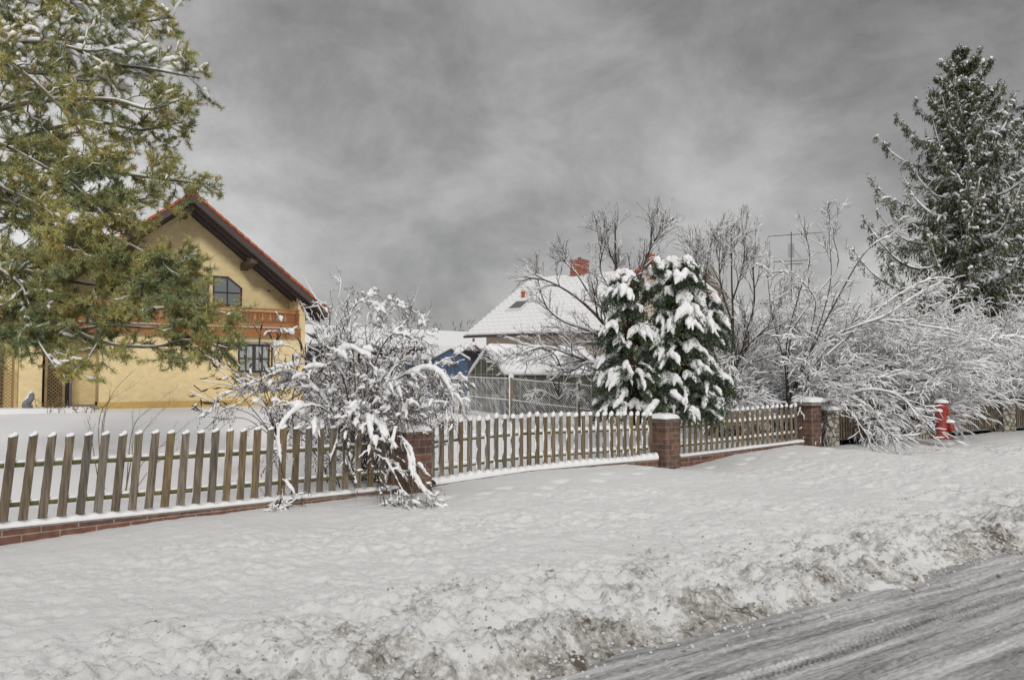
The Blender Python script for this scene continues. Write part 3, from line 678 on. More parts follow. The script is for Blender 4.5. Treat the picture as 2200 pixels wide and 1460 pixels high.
    # purlin heads
    for (px, py, dx, w, h) in ((409, 450, 0, .26, .34), (544, 566, 0, .30, .34), (657, 647, 0, .30, .24), (290, 500, 0, .28, .3)):
        t, z = HZ(px, py, .5)
        z = roofz(t) + .48 - .40 - h/2 - .06
        mb = MB()
        mb.hexa([(t-w/2, .35, z-.02), (t+w/2, .35, z-.02), (t+w/2, REC+.1, z-h/2), (t-w/2, REC+.1, z-h/2), (t-w/2, .35, z+h/2), (t+w/2, .35, z+h/2), (t+w/2, REC+.1, z+h/2), (t-w/2, REC+.1, z+h/2)])
        mb.box(t-w/2-.06, t+w/2+.06, .62, .75, z+h/2-.02, z+h/2+.06); mb.build('purlin_head', M['beam'], house)
    # balcony railing
    t0, t1 = HZ(80, 650, .45)[0], TR-.36
    rail = thing('balcony_railing', None, None); rail.parent = house
    mb = MB(); mb.box(t0, t1, .36, .52, zbt-.07, zbt); mb.box(t0, t1, .40, .50, zbb+.05, zbb+.12); mb.box(t0, t1, .38, .5, zbb-.04, zbb+.03); mb.box(t0, t1, .39, .49, zbt-.2, zbt-.13); mb.build('handrail', M['balc_light'], rail)
    mb = MB(); n = int((t1-t0)/.125); w = (t1-t0)/n
    for i in range(n):
        a = t0+i*w+.006; mb.box(a, a+w-.012, .44, .465, zbb+.121, zbt-.201)
    mb.build('balcony_boards', M['balc'], rail)
    mb = MB(); k = 0; tp = []
    x = t1; 
    while x > t0: tp.append(x); x -= 2.55
    for x in tp:
        ms = MB(); zz = np.linspace(zbb-.06, zbt-.02, 14); rr_ = .05+.035*np.abs(np.sin(np.linspace(0, 8, 14)))
        for i in range(13): ms.box(x-.12-rr_[i]*.6, x-.12+rr_[i]*.6+.02, .355-rr_[i]*.3, .439, zz[i], zz[i+1]-.004)
        ms.build('baluster', M['balc'], rail)
    for x in tp:
        for q in range(5):
            c = x - .62 - q*.33
            if c < t0+.2: break
            zc = (zbb+zbt)/2
            mb = MB()
            for (dx_, dz_, r_) in ((0, .10, .035), (0, -.02, .05), (-.055, -.09, .028), (.055, -.09, .028), (0, -.13, .03)):
                mb.prism([(c+dx_-r_*.7, zc+dz_), (c+dx_, zc+dz_-r_*1.2), (c+dx_+r_*.7, zc+dz_), (c+dx_, zc+dz_+r_*1.2)], .432, .4395)
            mb.build('ornament', M['inlay'], rail)
    mb = MB(); mb.box(t0, t1+.1, .50, .66, zsk-.02, zbb-.05); mb.box(t0, t1+.1, .46, .499, zsk-.05, zsk+.05); mb.build('balcony_skirt', M['balc_light'], rail)
    mb = MB(); mb.tubes(np.array([[(t0, .44, zbb-.062), (t1, .44, zbb-.062)]]), np.full((1, 2), .03), 6); mb.build('snow', M['snow'], rail)
    # upper window
    def window(poly_px, d, name='window', muntins=(), label=None, fr=.07, glass='glass'):
        pts = [HZ(x, y, d) for x, y in poly_px]
        c = np.mean(pts, axis=0); mb = MB(); n = len(pts)
        inner = [tuple(np.array(p) + (c-np.array(p))/np.linalg.norm(c-np.array(p))*fr*1.3) for p in pts]
        for i in range(n):
            a, b = pts[i], pts[(i+1) % n]; ai, bi = inner[i], inner[(i+1) % n]
            q = [a, b, bi, ai]
            mb.prism(q, d-.05, d+.02)
        for (x0, y0, x1, y1) in muntins:
            a = HZ(x0, y0, d); b = HZ(x1, y1, d); mb.bar((a[0], d-.03, a[1]), (b[0], d-.03, b[1]), .05, .055, up=(0, 1, 0))
        o = mb.build(name, M['frame'], house)
        g = MB(); g.prism(inner, d-.012, d-.008); g.build('pane', M[glass], o)
        return o, pts
    window([(457, 656), (457, 592), (490, 594), (520, 619), (519, 658)], REC, muntins=[(488, 594, 488, 656), (458, 627, 519, 630)])
    window([(352, 656), (352, 585), (392, 588), (449, 592), (449, 656)], REC, muntins=[(400, 588, 400, 656), (352, 622, 449, 626)])
    window([(285, 654), (285, 612), (315, 585), (345, 585), (345, 655)], REC, muntins=[(315, 585, 315, 654)])
    # lower window with sill, roller and curtains
    o, pts = window([(511, 799), (511, 738), (579, 741), (578, 801)], F_, muntins=[(545, 740, 545, 800), (511, 769, 579, 771)], fr=.08, glass='glass_dark')
    (ta, za), (tb, zb_) = HZ(511, 801, F_), HZ(581, 803, F_)
    mb = MB(); mb.box(ta-.06, tb+.08, F_-.16, F_+.0, za-.07, za-.02); mb.build('sill', M['frame_grey'], o)
    (t2, z2) = HZ(511, 736, F_); mb = MB(); mb.box(ta-.05, tb+.05, F_-.12, F_-.052, z2-.05, z2+.05); mb.build('awning_box', M['frame_grey'], o)
    mb = MB(); mb.box(tb+.0, tb+.05, F_-.14, F_-.052, za-.02, z2); mb.build('jamb', M['frame'], o)
    g = MB()
    for (a, b) in ((514, 541), (549, 576)):
        for side in (0, 1):
            xa = a + (b-a)*(.0 if side == 0 else .58); xb = xa + (b-a)*.42
            pA = HZ(xa, 795, F_); pB = HZ(xb, 795, F_); zt_ = HZ(xa, 744, F_)[1]
            K = 12; xs_ = np.linspace(pA[0], pB[0], K); dep = F_-.018+.004*np.sin(np.arange(K)*2.2)
            v = [(xs_[i], dep[i], pA[1]) for i in range(K)] + [(xs_[i], dep[i], zt_) for i in range(K)]
            g.add(v, [(i, i+1, K+i+1, K+i) for i in range(K-1)])
    g.build('curtain', M['curtain'], o)
    # porch door, frame strips
    ta, z0 = HZ(138, 850, REC); tb, _ = HZ(148, 850, REC)
    mb = MB(); mb.box(ta-.9, tb, REC-.09, REC-.01, .5, 2.65); o = mb.build('door', M['door'], house)
    mb = MB(); mb.box(tb+.0, tb+.07, REC-.11, REC-.004, .5, 2.7); mb.box(ta-.98, ta-.9, REC-.11, REC-.004, .5, 2.7); mb.build('door_frame', M['frame_grey'], o)
    # small hook on the gable wall
    t, z = HZ(578, 624, REC); mb = MB(); mb.tubes(np.array([[(t-.1, REC-.15, z+.0), (t-.02, REC-.1, z-.06), (t+.02, REC-.02, z+.02)]]), np.full((1, 3), .02), 5); mb.build('wall_hook', M['frame'], house)
    # rear-left part of the house seen past the pier
    mb = MB(); mb.box(TL-4.5, TL-.01, 2.6, 9.0, .3, 3.6); mb.build('side_wing', M['stucco'], house)
    mb = MB(); mb.box(TL-.62, TL-.5, 2.5, 2.59, .45, 2.7); w_ = mb.build('wing_door', M['door'], house)
    mb = MB(); mb.box(TL-.72, TL-.63, 2.48, 2.59, .45, 2.75); mb.build('door_frame', M['frame_grey'], w_)
build_house()
# trellises, planting bed, statue, shrubby stems by the porch
def trellis(t0, t1, d, z0, z1, label):
    a = HW(t0, d, 0); rt = thing('trellis', label, 'trellis', (a[0], a[1], 0), HB, 'diagonal lattice trellises by the porch')
    w = t1-t0; mb = MB(); mb.box(0, .09, -.03, .03, z0, z1+.05); mb.box(w-.09, w, -.03, .03, z0, z1+.05); mb.box(.091, w-.091, -.03, .03, z0, z0+.05); mb.box(.091, w-.091, -.03, .03, z1-.02, z1+.04); mb.build('frame', M['lattice'], rt)
    mb = MB(); st = .14; h = z1-z0-.07; x0, x1 = .095, w-.095; y0 = z0+.052
    for sg, yo in ((1, .0), (-1, .014)):
        c = -h
        while c < (x1-x0)+h:
            # line x = c + s (sg=1) rising; clip to the box
            s0, s1 = max(0, -c), min(h, (x1-x0)-c)
            if s1 > s0+.02:
                xa, xb = x0+c+s0, x0+c+s1
                za, zb2 = (y0+s0, y0+s1) if sg > 0 else (y0+h-s0, y0+h-s1)
                mb.bar((xa, yo, za), (xb, yo, zb2), .022, .01, up=(0, 1, 0))
            c += st
    mb.build('lattice', M['lattice'], rt)
t_a = HZ(96, 800, F_)[0]; t_b = HZ(140, 800, F_)[0]
trellis(t_a, t_b, F_-.12, .45, HZ(120, 760, F_)[1], 'narrow lattice trellis in front of the porch door')
t_a = HZ(-40, 800, 1.2)[0]; t_b = HZ(31, 800, 1.2)[0]
trellis(t_a, t_b, 1.2, .35, HZ(20, 757, 1.2)[1], 'wide lattice trellis at the left edge of the photo')
def bed():
    rt = thing('flower_bed', 'snow covered raised flower bed with rough stone edging in front of the porch', 'flower bed', tuple(P(90, 868, 28)[:2])+(0,), HB-.1)
    g = 40; x = np.linspace(-4.2, 1.9, g); y = np.linspace(-.6, .9, 10); XX, YY = np.meshgrid(x, y, indexing='ij')
    k = sstep(1-np.abs((XX+1.15)/3.1), 0, .15)*sstep(1-np.abs((YY-.15)/.78), 0, .25)
    Z = .1+.40*k+.05*fbm(XX*2, YY*2, 80)*k
    V = np.stack([XX, YY, Z], -1).reshape(-1, 3); f = [(i*10+j, (i+1)*10+j, (i+1)*10+j+1, i*10+j+1) for i in range(g-1) for j in range(9)]
    mb = MB(); mb.add(V, f); mb.build('snow', M['snow'], rt, True)
    mb = MB(); rr = random.Random(3)
    for i in range(34):
        x = -4.1+i*.18; r = rr.uniform(.06, .10); mb.lathe([(.01, -r), (r*.9, -r*.5), (r, 0), (r*.8, r*.5), (.01, r*.7)], (x, -.60+rr.uniform(-.03, .03), .25+r*.3), 'z', 7)
    mb.build('stone_edging', M['stone'], rt)
    # leafy stems
bed()
def grass_tuft(px, Y, n, h, label, m='lattice', name='dry_shrub', cat='shrub', sp=.3, z=None):
    b = P(px, 860, Y); zz = z if z is not None else float(gz(b[0], b[1]))
    rt = thing(name, label, cat, (b[0], b[1], zz)); rng = np.random.default_rng(int(px))
    d = rdir(n, rng); d[:, 2] = np.abs(d[:, 2])*1.2+.9; d[:, :2] *= .6; d /= np.linalg.norm(d, axis=1, keepdims=True)
    p0 = rng.normal(size=(n, 3))*[sp, sp*.5, 0]
    C = curve(p0, d, rng.uniform(.5, 1, n)*h, np.full(n, .25), 7, rng, .2)
    mb = MB(); mb.tubes(C, np.full((n, 7), .008), 4); mb.build('stems', M[m], rt)
    mb = MB(); add_leaves(mb, C.reshape(-1, 3)[rng.integers(0, n*7, n*10)], .05, .02, rng); mb.build('leaves', M['ivy'], rt)
    return rt
def add_leaves(mb, C, ln, w, rng, dirn=None, droop=0.0, mi=0, spread=1.0):
    n = len(C); d = rdir(n, rng)*spread
    if dirn is not None: d = d + dirn
    d[:, 2] -= droop; d /= np.linalg.norm(d, axis=1, keepdims=True)+1e-9
    s_ = np.cross(d, rdir(n, rng)); s_ /= np.linalg.norm(s_, axis=1, keepdims=True)+1e-9
    l_ = ln*rng.uniform(.6, 1.3, n)[:, None]; ww = w*rng.uniform(.7, 1.2, n)[:, None]
    V = np.stack([C - s_*ww*.3, C + d*l_*.5 - s_*ww, C + d*l_, C + d*l_*.5 + s_*ww], 1).reshape(-1, 3)
    f = np.arange(n*4).reshape(n, 4); mb.add(V, f, mi)
grass_tuft(108, 28.2, 34, .8, 'dry yellow stems standing in front of the narrow trellis')
grass_tuft(160, 28.0, 26, .45, 'low olive ground shrub spilling over the end of the flower bed', sp=.5)
def statue():
    b = P(62, 850, 28); rt = thing('garden_statue', 'small grey curled animal statue standing in the snowy flower bed', 'statue', (b[0], b[1], .35)); 
    p = cr_spline([(0, 0, .0), (-.03, 0, .15), (-.08, 0, .3), (0, 0, .42), (.08, 0, .5), (.1, 0, .62), (.16, 0, .7)], 24)[None]
    r = np.interp(np.linspace(0, 1, 24), [0, .2, .45, .6, .75, .9, 1], [.16, .17, .12, .11, .10, .09, .03])[None]
    mb = MB(); mb.tubes(p, r, 12); mb.build('body', M['grey_stone'], rt, True)
    p2 = p.copy(); p2[..., 2] += .06; p2[..., 0] -= .05; mb = MB(); mb.tubes(p2[:, 10:], r[:, 10:]*.7, 10); mb.build('snow', M['snow'], rt, True)
statue()

# ------------------------------------------------------------------ house on the right (beige, snowy roof)
BB = R(-33); ex, ey = PP(1000, 35.0); EZ = P(1000, 720, 35)[2]; RZ_ = 6.60; RUN = 5.7
beige = thing('beige_house', 'beige house with long snow covered roof, brick chimney and small gable', 'house', (ex, ey, 0), BB)
def build_beige():
    LN = 9.3; sl = (RZ_-EZ)/RUN
    mb = MB(); mb.box(.75, LN-.5, .55, RUN*2-.6, .0, EZ-.02)
    mb.prism([(0, 0)], 0, 0) if False else None
    mb.build('wall', M['beige'], beige)
    # gable triangles
    for xg in (.76, LN-.75):
        m_ = MB(); v = [(xg, .57, EZ-.019), (xg, 2*RUN-.6, EZ-.019), (xg, RUN, RZ_-.3), (xg+.24, .57, EZ-.019), (xg+.24, 2*RUN-.6, EZ-.019), (xg+.24, RUN, RZ_-.3)]
        m_.add(v, [(0, 3, 4, 1), (1, 4, 5, 2), (2, 5, 3, 0)]); m_.f.append(np.array([[0, 1, 2], [5, 4, 3]])); m_.mi.append(np.zeros(2, int)); m_.build('gable_wall', M['beige'], beige)
    # roof deck
    m_ = MB(); m_.add([(0, 0, EZ-.12), (LN, 0, EZ-.12), (LN, RUN, RZ_-.12), (0, RUN, RZ_-.12), (0, 0, EZ), (LN, 0, EZ), (LN, RUN, RZ_), (0, RUN, RZ_)], [(0,3,2,1),(4,5,6,7),(0,1,5,4),(1,2,6,5),(2,3,7,6),(3,0,4,7)])
    m_.add([(0, RUN+.01, RZ_-.12), (LN, RUN+.01, RZ_-.12), (LN, 2*RUN, EZ-.12), (0, 2*RUN, EZ-.12), (0, RUN+.01, RZ_), (LN, RUN+.01, RZ_), (LN, 2*RUN, EZ), (0, 2*RUN, EZ)], [(0,3,2,1),(4,5,6,7),(0,1,5,4),(1,2,6,5),(2,3,7,6),(3,0,4,7)])
    rf = m_.build('roof', M['cream'], beige)
    # snow in tile courses: scalloped steps
    nC = 16; nx = 420; xs_ = np.linspace(-.05, LN+.05, nx); rows = []; 
    for k in range(nC):
        y0 = RUN*k/nC; y1 = RUN*(k+1)/nC; sc_ = .013*np.sin(xs_*2*np.pi/.30) 
        z0 = EZ+sl*y0; z1 = EZ+sl*y1
        amp = .5+.8*fbm(xs_*.25, xs_*0+k*.4, 90)
        rows.append(np.stack([xs_, np.full(nx, y0-.03), z0+.006+0*xs_], -1))
        rows.append(np.stack([xs_, np.full(nx, y0-.03)+sc_, z0+.055+.04*amp+sc_*1.0], -1))
        rows.append(np.stack([xs_, np.full(nx, (y0+y1)/2)+sc_*.6, z0+.03+sl*(y1-y0)/2+.03+sc_*.6], -1))
    rows.append(np.stack([xs_, np.full(nx, RUN), RZ_+.06+0*xs_], -1)); rows.append(np.stack([xs_, np.full(nx, RUN+.15), RZ_+.02+0*xs_], -1)); rows.append(np.stack([xs_, np.full(nx, 2*RUN), EZ+.05+0*xs_], -1))
    G = np.array(rows); a, b = G.shape[:2]; i = np.arange(a-1)[:, None]; j = np.arange(b-1)[None]
    m_ = MB(); m_.add(G.reshape(-1, 3), np.stack([i*b+j, i*b+j+1, (i+1)*b+j+1, (i+1)*b+j], -1).reshape(-1, 4)); m_.build('roof_snow', M['snow_roof'], rf)
    # gutter and downpipe
    m_ = MB(); m_.tubes(np.array([[(-.05, -.06, EZ-.07), (LN, -.06, EZ-.07)]]), np.full((1, 2), .055), 8); m_.build('gutter', M['frame'], beige)
    m_ = MB(); m_.tubes(cr_spline([(.48, -.05, EZ-.15), (.48, -.02, EZ-.42), (.62, .12, EZ-.62), (.70, .35, EZ-.85), (.71, .45, EZ-1.1), (.71, .47, EZ-2), (.71, .47, .2)], 20)[None], np.full((1, 20), .055), 8); m_.build('downpipe', M['brown_pipe'], beige, True)
    # chimney
    tc_ = 2.75; m_ = MB(); m_.box(tc_-.35, tc_+.35, RUN-.35, RUN+.35, RZ_-.6, RZ_+.72); ch = m_.build('chimney', M['brick_small'], beige)
    m_ = MB(); m_.box(tc_-.33, tc_+.33, RUN-.33, RUN+.33, RZ_+.722, RZ_+.75); m_.build('chimney_cap', M['concrete'], ch)
    m_ = MB(); m_.lathe([(.09, 0), (.09, .12), (.06, .12)], (tc_, RUN, RZ_+.75), 'z', 10); m_.build('flue', M['pole'], ch)
    # skylight and vent
    def onroof(px, py):
        # intersect sight line with the front roof plane
        p = P(px, py, 10) - np.array([0, 0, CAMZ]); o = np.array([0, 0, CAMZ])
        c, s_ = math.cos(BB), math.sin(BB)
        nrm = np.array([s_*sl, -c*sl, 1.0]);  # plane z = EZ + sl*ylocal ; ylocal = -s*(x-ex)+c*(y-ey)
        p0 = np.array([ex, ey, EZ]); k = ((p0-o) @ nrm)/(p @ nrm); w = o+k*p
        dx_, dy_ = w[0]-ex, w[1]-ey
        return c*dx_+s_*dy_, -s_*dx_+c*dy_
    c = [onroof(*q) for q in ((1093, 671), (1116, 671), (1130, 652), (1111, 653))]
    x0 = min(c[0][0], c[3][0]); x1 = max(c[1][0], c[2][0]); y0 = min(c[0][1], c[1][1]); y1 = max(c[2][1], c[3][1])
    xm = (x0+x1)/2; x0, x1 = xm-.42, xm+.42
    m_ = MB(); 
    def rz(y, h): return EZ+sl*y+h
    m_.hexa([(x0, y0, rz(y0, .0)), (x1, y0, rz(y0, 0)), (x1, y1, rz(y1, 0)), (x0, y1, rz(y1, 0)), (x0, y0, rz(y0, .17)), (x1, y0, rz(y0, .17)), (x1, y1, rz(y1, .17)), (x0, y1, rz(y1, .17))]); w_ = m_.build('skylight', M['white_frame'], beige)
    m_ = MB(); q = .10; m_.hexa([(x0+q, y0+q, rz(y0+q, .15)), (x1-q, y0+q, rz(y0+q, .15)), (x1-q, y1-q, rz(y1-q, .15)), (x0+q, y1-q, rz(y1-q, .15)), (x0+q, y0+q, rz(y0+q, .175)), (x1-q, y0+q, rz(y0+q, .175)), (x1-q, y1-q, rz(y1-q, .175)), (x0+q, y1-q, rz(y1-q, .175))]); m_.build('pane', M['glass_dark'], w_)
    vx, vy = onroof(1124, 640); m_ = MB(); m_.lathe([(.08, 0), (.08, .22), (.13, .22), (.10, .32), (.01, .34)], (vx, vy, rz(vy, .0)), 'z', 10); m_.build('roof_vent', M['tile'], beige)
    # cross gable
    tg = 8.75; hw = 1.3; zt = P(1402, 552, 30.1)[2]; ze = zt-hw*.86
    m_ = MB(); m_.prism([(tg-hw+.25, EZ-.3), (tg+hw-.25, EZ-.3), (tg+hw-.25, ze+.1), (tg, zt-.18), (tg-hw+.25, ze+.1)], .52, .8); gw = m_.build('gable', M['beige'], beige)
    for sg in (-1, 1):
        pl = [(tg, zt), (tg+sg*(hw+.1), ze-.05), (tg+sg*(hw+.1), ze-.17), (tg, zt-.12)]
        if sg < 0: pl = pl[::-1]
        m_ = MB(); m_.prism(pl, .28, 4.4); m_.build('gable_roof', M['tile'], beige)
        pl = [(tg, zt+.13), (tg+sg*(hw+.05), ze+.07), (tg+sg*(hw+.05), ze-.04), (tg, zt+.003)]
        if sg < 0: pl = pl[::-1]
        m_ = MB(); m_.prism(pl, .55, 4.4); m_.build('gable_snow', M['snow_roof'], beige)
        m_ = MB()
        for i in range(9):
            a = hw*i/9; b = hw*(i+1)/9+.05
            q = [(tg+sg*a, zt-.86*a-.1), (tg+sg*b, zt-.86*b-.08), (tg+sg*b, zt-.86*b+.09), (tg+sg*a, zt-.86*a+.05)]
            if sg > 0: q = q[::-1]
            m_.prism(q, .18, .5)
        m_.build('verge_tiles', M['tile'], beige)
    m_ = MB(); m_.lathe([(.01, -.05), (.17, 0), (.15, .35), (.13, 1)], (tg, .15, zt+.05), 'y', 10); m_.build('ridge_tile', M['tile'], beige)
    m_ = MB(); x = tg-.66; m_.box(x, x+.40, .46, .53, 5.02, 5.60); w_ = m_.build('window', M['white_frame'], beige)
    m_ = MB(); m_.box(x+.06, x+.18, .44, .459, 5.08, 5.54); m_.box(x+.21, x+.34, .44, .459, 5.08, 5.54); m_.build('pane', M['glass_dark'], w_)
    # satellite dish on the ridge
    m_ = MB(); m_.lathe([(.01, 0), (.15, .02), (.26, .07), (.32, .12), (.33, .125), (.26, .085), (.01, .02)], (0, 0, 0), 'y', 18); d_ = m_.build('satellite_dish', M['metal'], beige, True); d_.location = (5.0, RUN-.2, RZ_+.55); d_.rotation_euler = (0, 0, .5)
    m_ = MB(); m_.tubes(np.array([[(5.0, RUN-.1, RZ_-.1), (5.0, RUN-.1, RZ_+.6)]]), np.full((1, 2), .03), 6); m_.build('dish_mast', M['metal'], beige)
build_beige()
# chimney smoke
def smoke():
    m = bpy.data.materials.new('smoke'); m.use_nodes = True; t = m.node_tree; t.nodes.clear(); n = t.nodes.new; l = t.links.new
    o = n('ShaderNodeOutputMaterial'); v = n('ShaderNodeVolumePrincipled'); l(v.outputs[0], o.inputs['Volume'])
    v.inputs['Color'].default_value = (.12, .12, .125, 1)
    tc_ = n('ShaderNodeTexCoord'); nz = n('ShaderNodeTexNoise'); l(tc_.outputs['Object'], nz.inputs[0]); nz.inputs['Scale'].default_value = 2.2; nz.inputs['Detail'].default_value = 5
    mr = n('ShaderNodeMapRange'); l(nz.outputs[0], mr.inputs[0]); mr.inputs[1].default_value = .42; mr.inputs[2].default_value = .7; mr.inputs[3].default_value = .0; mr.inputs[4].default_value = 3.4; l(mr.outputs[0], v.inputs['Density'])
    pts = [P(*q) for q in ((1238, 551, 38.7), (1239, 535, 38.7), (1243, 520, 38.7), (1255, 504, 38.7), (1270, 492, 38.7), (1292, 484, 38.7))]
    p = cr_spline(pts, 20)[None]; r = np.linspace(.09, .42, 20)[None]; r[:, -1] = .05
    o0 = P(1238, 551, 38.7); mb = MB(); mb.tubes(p-o0, r, 12); ob = mb.build('smoke', m, None, True); ob.location = o0
    tag(ob, 'thin grey wisp of smoke drifting right above the brick chimney', 'smoke', kind='stuff')
smoke()

# ------------------------------------------------------------------ long outbuilding behind, blue shed, greenhouse
def longhouse():
    rz = R(41); x, y = PP(1040, 66); ez = P(1040, 749, 66)[2]; zr = ez+1.55
    rt = thing('long_outbuilding', 'long low building with snow covered roof and dark open front behind the blue shed', 'building', (x, y, 0), rz)
    LL = 27
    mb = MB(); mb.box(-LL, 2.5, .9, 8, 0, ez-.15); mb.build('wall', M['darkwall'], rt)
    mb = MB(); mb.prism([(0, 0), (0, 0), (0, 0)], 0, 0) if False else None
    v = [(-LL-.5, -.4, ez), (3, -.4, ez), (3, 4.4, zr), (-LL-.5, 4.4, zr), (-LL-.5, -.4, ez+.14), (3, -.4, ez+.14), (3, 4.4, zr+.14), (-LL-.5, 4.4, zr+.14)]
    m2 = MB(); m2.hexa([(a, b, c-.16) for a, b, c in v]); v2 = [(-LL-.5, 4.41, zr), (3, 4.41, zr), (3, 9, ez), (-LL-.5, 9, ez), (-LL-.5, 4.41, zr+.14), (3, 4.41, zr+.14), (3, 9, ez+.14), (-LL-.5, 9, ez+.14)]; m2.hexa([(a, b, c-.16) for a, b, c in v2]); m2.build('roof', M['cream'], rt)
    ms = MB(); ms.hexa(v); ms.hexa(v2); ms.build('roof_snow', M['snow_roof'], rt)
    mb = MB(); mb.tubes(np.array([[(-LL-.5, -.5, ez-.1), (3, -.5, ez-.1)]]), np.full((1, 2), .09), 6); mb.build('gutter', M['metal'], rt)
    for i in range(7):
        x = .3-i*4.2; m_ = MB(); m_.box(x-.16, x+.16, -.1, .2, 0, ez-.17)
        m_.prism([(x-.62, ez-.17), (x-.16, ez-.75), (x-.16, ez-.17)], -.05, .15); m_.prism([(x+.16, ez-.17), (x+.16, ez-.75), (x+.62, ez-.17)], -.05, .15); m_.build('column', M['cream'], rt)
    m_ = MB(); m_.box(-8.5, -6.2, .8, .88, .2, ez-.6); m_.box(-3.3, -1.2, .8, .88, .2, ez-.6); m_.build('door', M['bluedk'], rt)
longhouse()
def shed():
    rz = R(25); x, y = PP(928, 48); rt = thing('blue_shed', 'blue wooden garden shed with snow covered pitched roof', 'shed', (x, y, 0), rz)
    ez = P(928, 771, 48)[2]; ap = ez+.62; w = 2.35; D = 4.6
    mb = MB(); mb.prism([(0, .2), (w, .2), (w, ez), (w/2, ap), (0, ez)], 0, D); mb.build('wall', M['blue'], rt)
    mb = MB(); mb.box(.25, w/2-.012, -.03, -.002, .3, ez-.12); mb.box(w/2+.012, w-.25, -.03, -.002, .3, ez-.12); mb.build('door', M['blue'], rt)
    mb = MB(); mb.box(.0, w, -.05, -.032, ez-.1, ez-.04); mb.build('trim', M['bluedk'], rt)
    for sg in (-1, 1):
        pl = [(w/2, ap+.06), (w/2+sg*(w/2+.14), ez-.01), (w/2+sg*(w/2+.14), ez-.08), (w/2, ap+.0)]
        sn = [(w/2, ap+.2), (w/2+sg*(w/2+.12), ez+.10), (w/2+sg*(w/2+.14), ez-.0), (w/2, ap+.07)]
        if sg < 0: pl = pl[::-1]; sn = sn[::-1]
        m_ = MB(); m_.prism(pl, -.15, D+.15); r_ = m_.build('roof', M['metal'], rt)
        m_ = MB(); m_.prism(sn, -.14, D+.14); m_.build('roof_snow', M['snow_roof'], r_)
shed()
def greenhouse():
    A = np.array(PP(1010, 30.6)); B = np.array(PP(1085, 28.3)); u = (B-A); w = np.linalg.norm(u); u /= w
    rt = thing('greenhouse', 'small greenhouse with frosted panes and thick snow on its roof', 'greenhouse', (A[0], A[1], 0), math.atan2(u[1], u[0]))
    ez = 1.72; ap = P(1043, 750, 29.5)[2]; D = 4.5; g0 = .2
    mb = MB(); mb.prism([(.03, g0), (w-.03, g0), (w-.03, ez), (w/2, ap-.05), (.03, ez)], .03, D); mb.build('panes', M['ghglass'], rt)
    mb = MB()
    def b3(a, b, t=.045): mb.bar(a, b, t, t, up=(0.03, 1, .02))
    for x in (0, w): b3((x, 0, g0), (x, 0, ez))
    b3((0, 0, ez), (w/2, 0, ap)); b3((w, 0, ez), (w/2, 0, ap)); b3((0, 0, ez-.0), (w, 0, ez-.0), .035); b3((0, 0, .95), (w, 0, .95), .03)
    for i in range(1, 6): x = w*i/6; b3((x, 0, g0), (x, 0, ez+(ap-ez)*(1-abs(2*i/6-1))), .03)
    for i in range(8):
        y = D*i/7; mb.bar((w, y, g0), (w, y, ez), .035, .035, up=(1, 0, 0)); mb.bar((0, y, g0), (0, y, ez), .035, .035, up=(1, 0, 0))
    mb.bar((w+.02, 0, ez), (w+.02, D, ez), .05, .05); mb.bar((w+.01, 0, .95), (w+.01, D, .95), .03, .03); mb.build('frame', M['metal'], rt)
    # roof snow, soft edges
    for sg in (-1, 1):
        g = 40; h = 14; a = np.linspace(0, 1, h); y = np.linspace(-.08, D+.12, g); AA, YY = np.meshgrid(a, y, indexing='ij')
        th = .17*(1-AA**6)**.5*(.85+.4*fbm(YY*1.1, AA*2+sg, 95)) * np.minimum(1, .35+3.5*np.minimum((YY+.08), D+.12-YY))
        XX = w/2+sg*AA*(w/2+.08); ZZ = ap+.03-(ap-ez)*AA*1.03+th
        V = np.stack([XX, YY, ZZ], -1).reshape(-1, 3); i = np.arange(h-1)[:, None]; j = np.arange(g-1)[None]
        f = np.stack([i*g+j, (i+1)*g+j, (i+1)*g+j+1, i*g+j+1], -1).reshape(-1, 4); n0 = len(V)
        ms = MB(); ms.add(V, f if sg > 0 else f[:, ::-1])
        V2 = V.copy(); V2[:, 2] = (ap+.02-(ap-ez)*AA*1.03).reshape(-1)-.02; ms.add(V2, f)
        for col in (0, g-1):
            q = [(i_*g+col, (i_+1)*g+col, n0+(i_+1)*g+col, n0+i_*g+col) for i_ in range(h-1)]; ms.f.append(np.array(q)); ms.mi.append(np.zeros(len(q), int))
        q = [((h-1)*g+j_, (h-1)*g+j_+1, n0+(h-1)*g+j_+1, n0+(h-1)*g+j_) for j_ in range(g-1)]; ms.f.append(np.array(q)); ms.mi.append(np.zeros(len(q), int))
        ms.build('roof_snow', M['snow'], rt, True)
greenhouse()
# snow covered roof behind the shrubs, with the aerial beside it
def far_house():
    x, y = PP(1600, 46); rt = thing('hidden_house', 'low house with snow covered roof almost hidden behind the twiggy trees', 'house', (x, y, 0), R(-8))
    ez = P(1600, 700, 46)[2]; zr = P(1700, 662, 50)[2]; LL = 4.5
    mb = MB(); mb.box(.4, LL, .4, 9, 0, ez); mb.build('wall', M['beige'], rt)
    mb = MB(); mb.add([(0, 0, ez), (LL+.4, 0, ez), (LL+.4, 4.6, zr), (0, 4.6, zr), (0, 0, ez+.15), (LL+.4, 0, ez+.15), (LL+.4, 4.6, zr+.15), (0, 4.6, zr+.15)], [(0,3,2,1),(4,5,6,7),(0,1,5,4),(1,2,6,5),(2,3,7,6),(3,0,4,7)])
    mb.add([(0, 4.61, zr), (LL+.4, 4.61, zr), (LL+.4, 9.4, ez), (0, 9.4, ez), (0, 4.61, zr+.15), (LL+.4, 4.61, zr+.15), (LL+.4, 9.4, ez+.15), (0, 9.4, ez+.15)], [(0,3,2,1),(4,5,6,7),(0,1,5,4),(1,2,6,5),(2,3,7,6),(3,0,4,7)])
    mb.build('roof_snow', M['snow_roof'], rt)
    return rt
far_house()
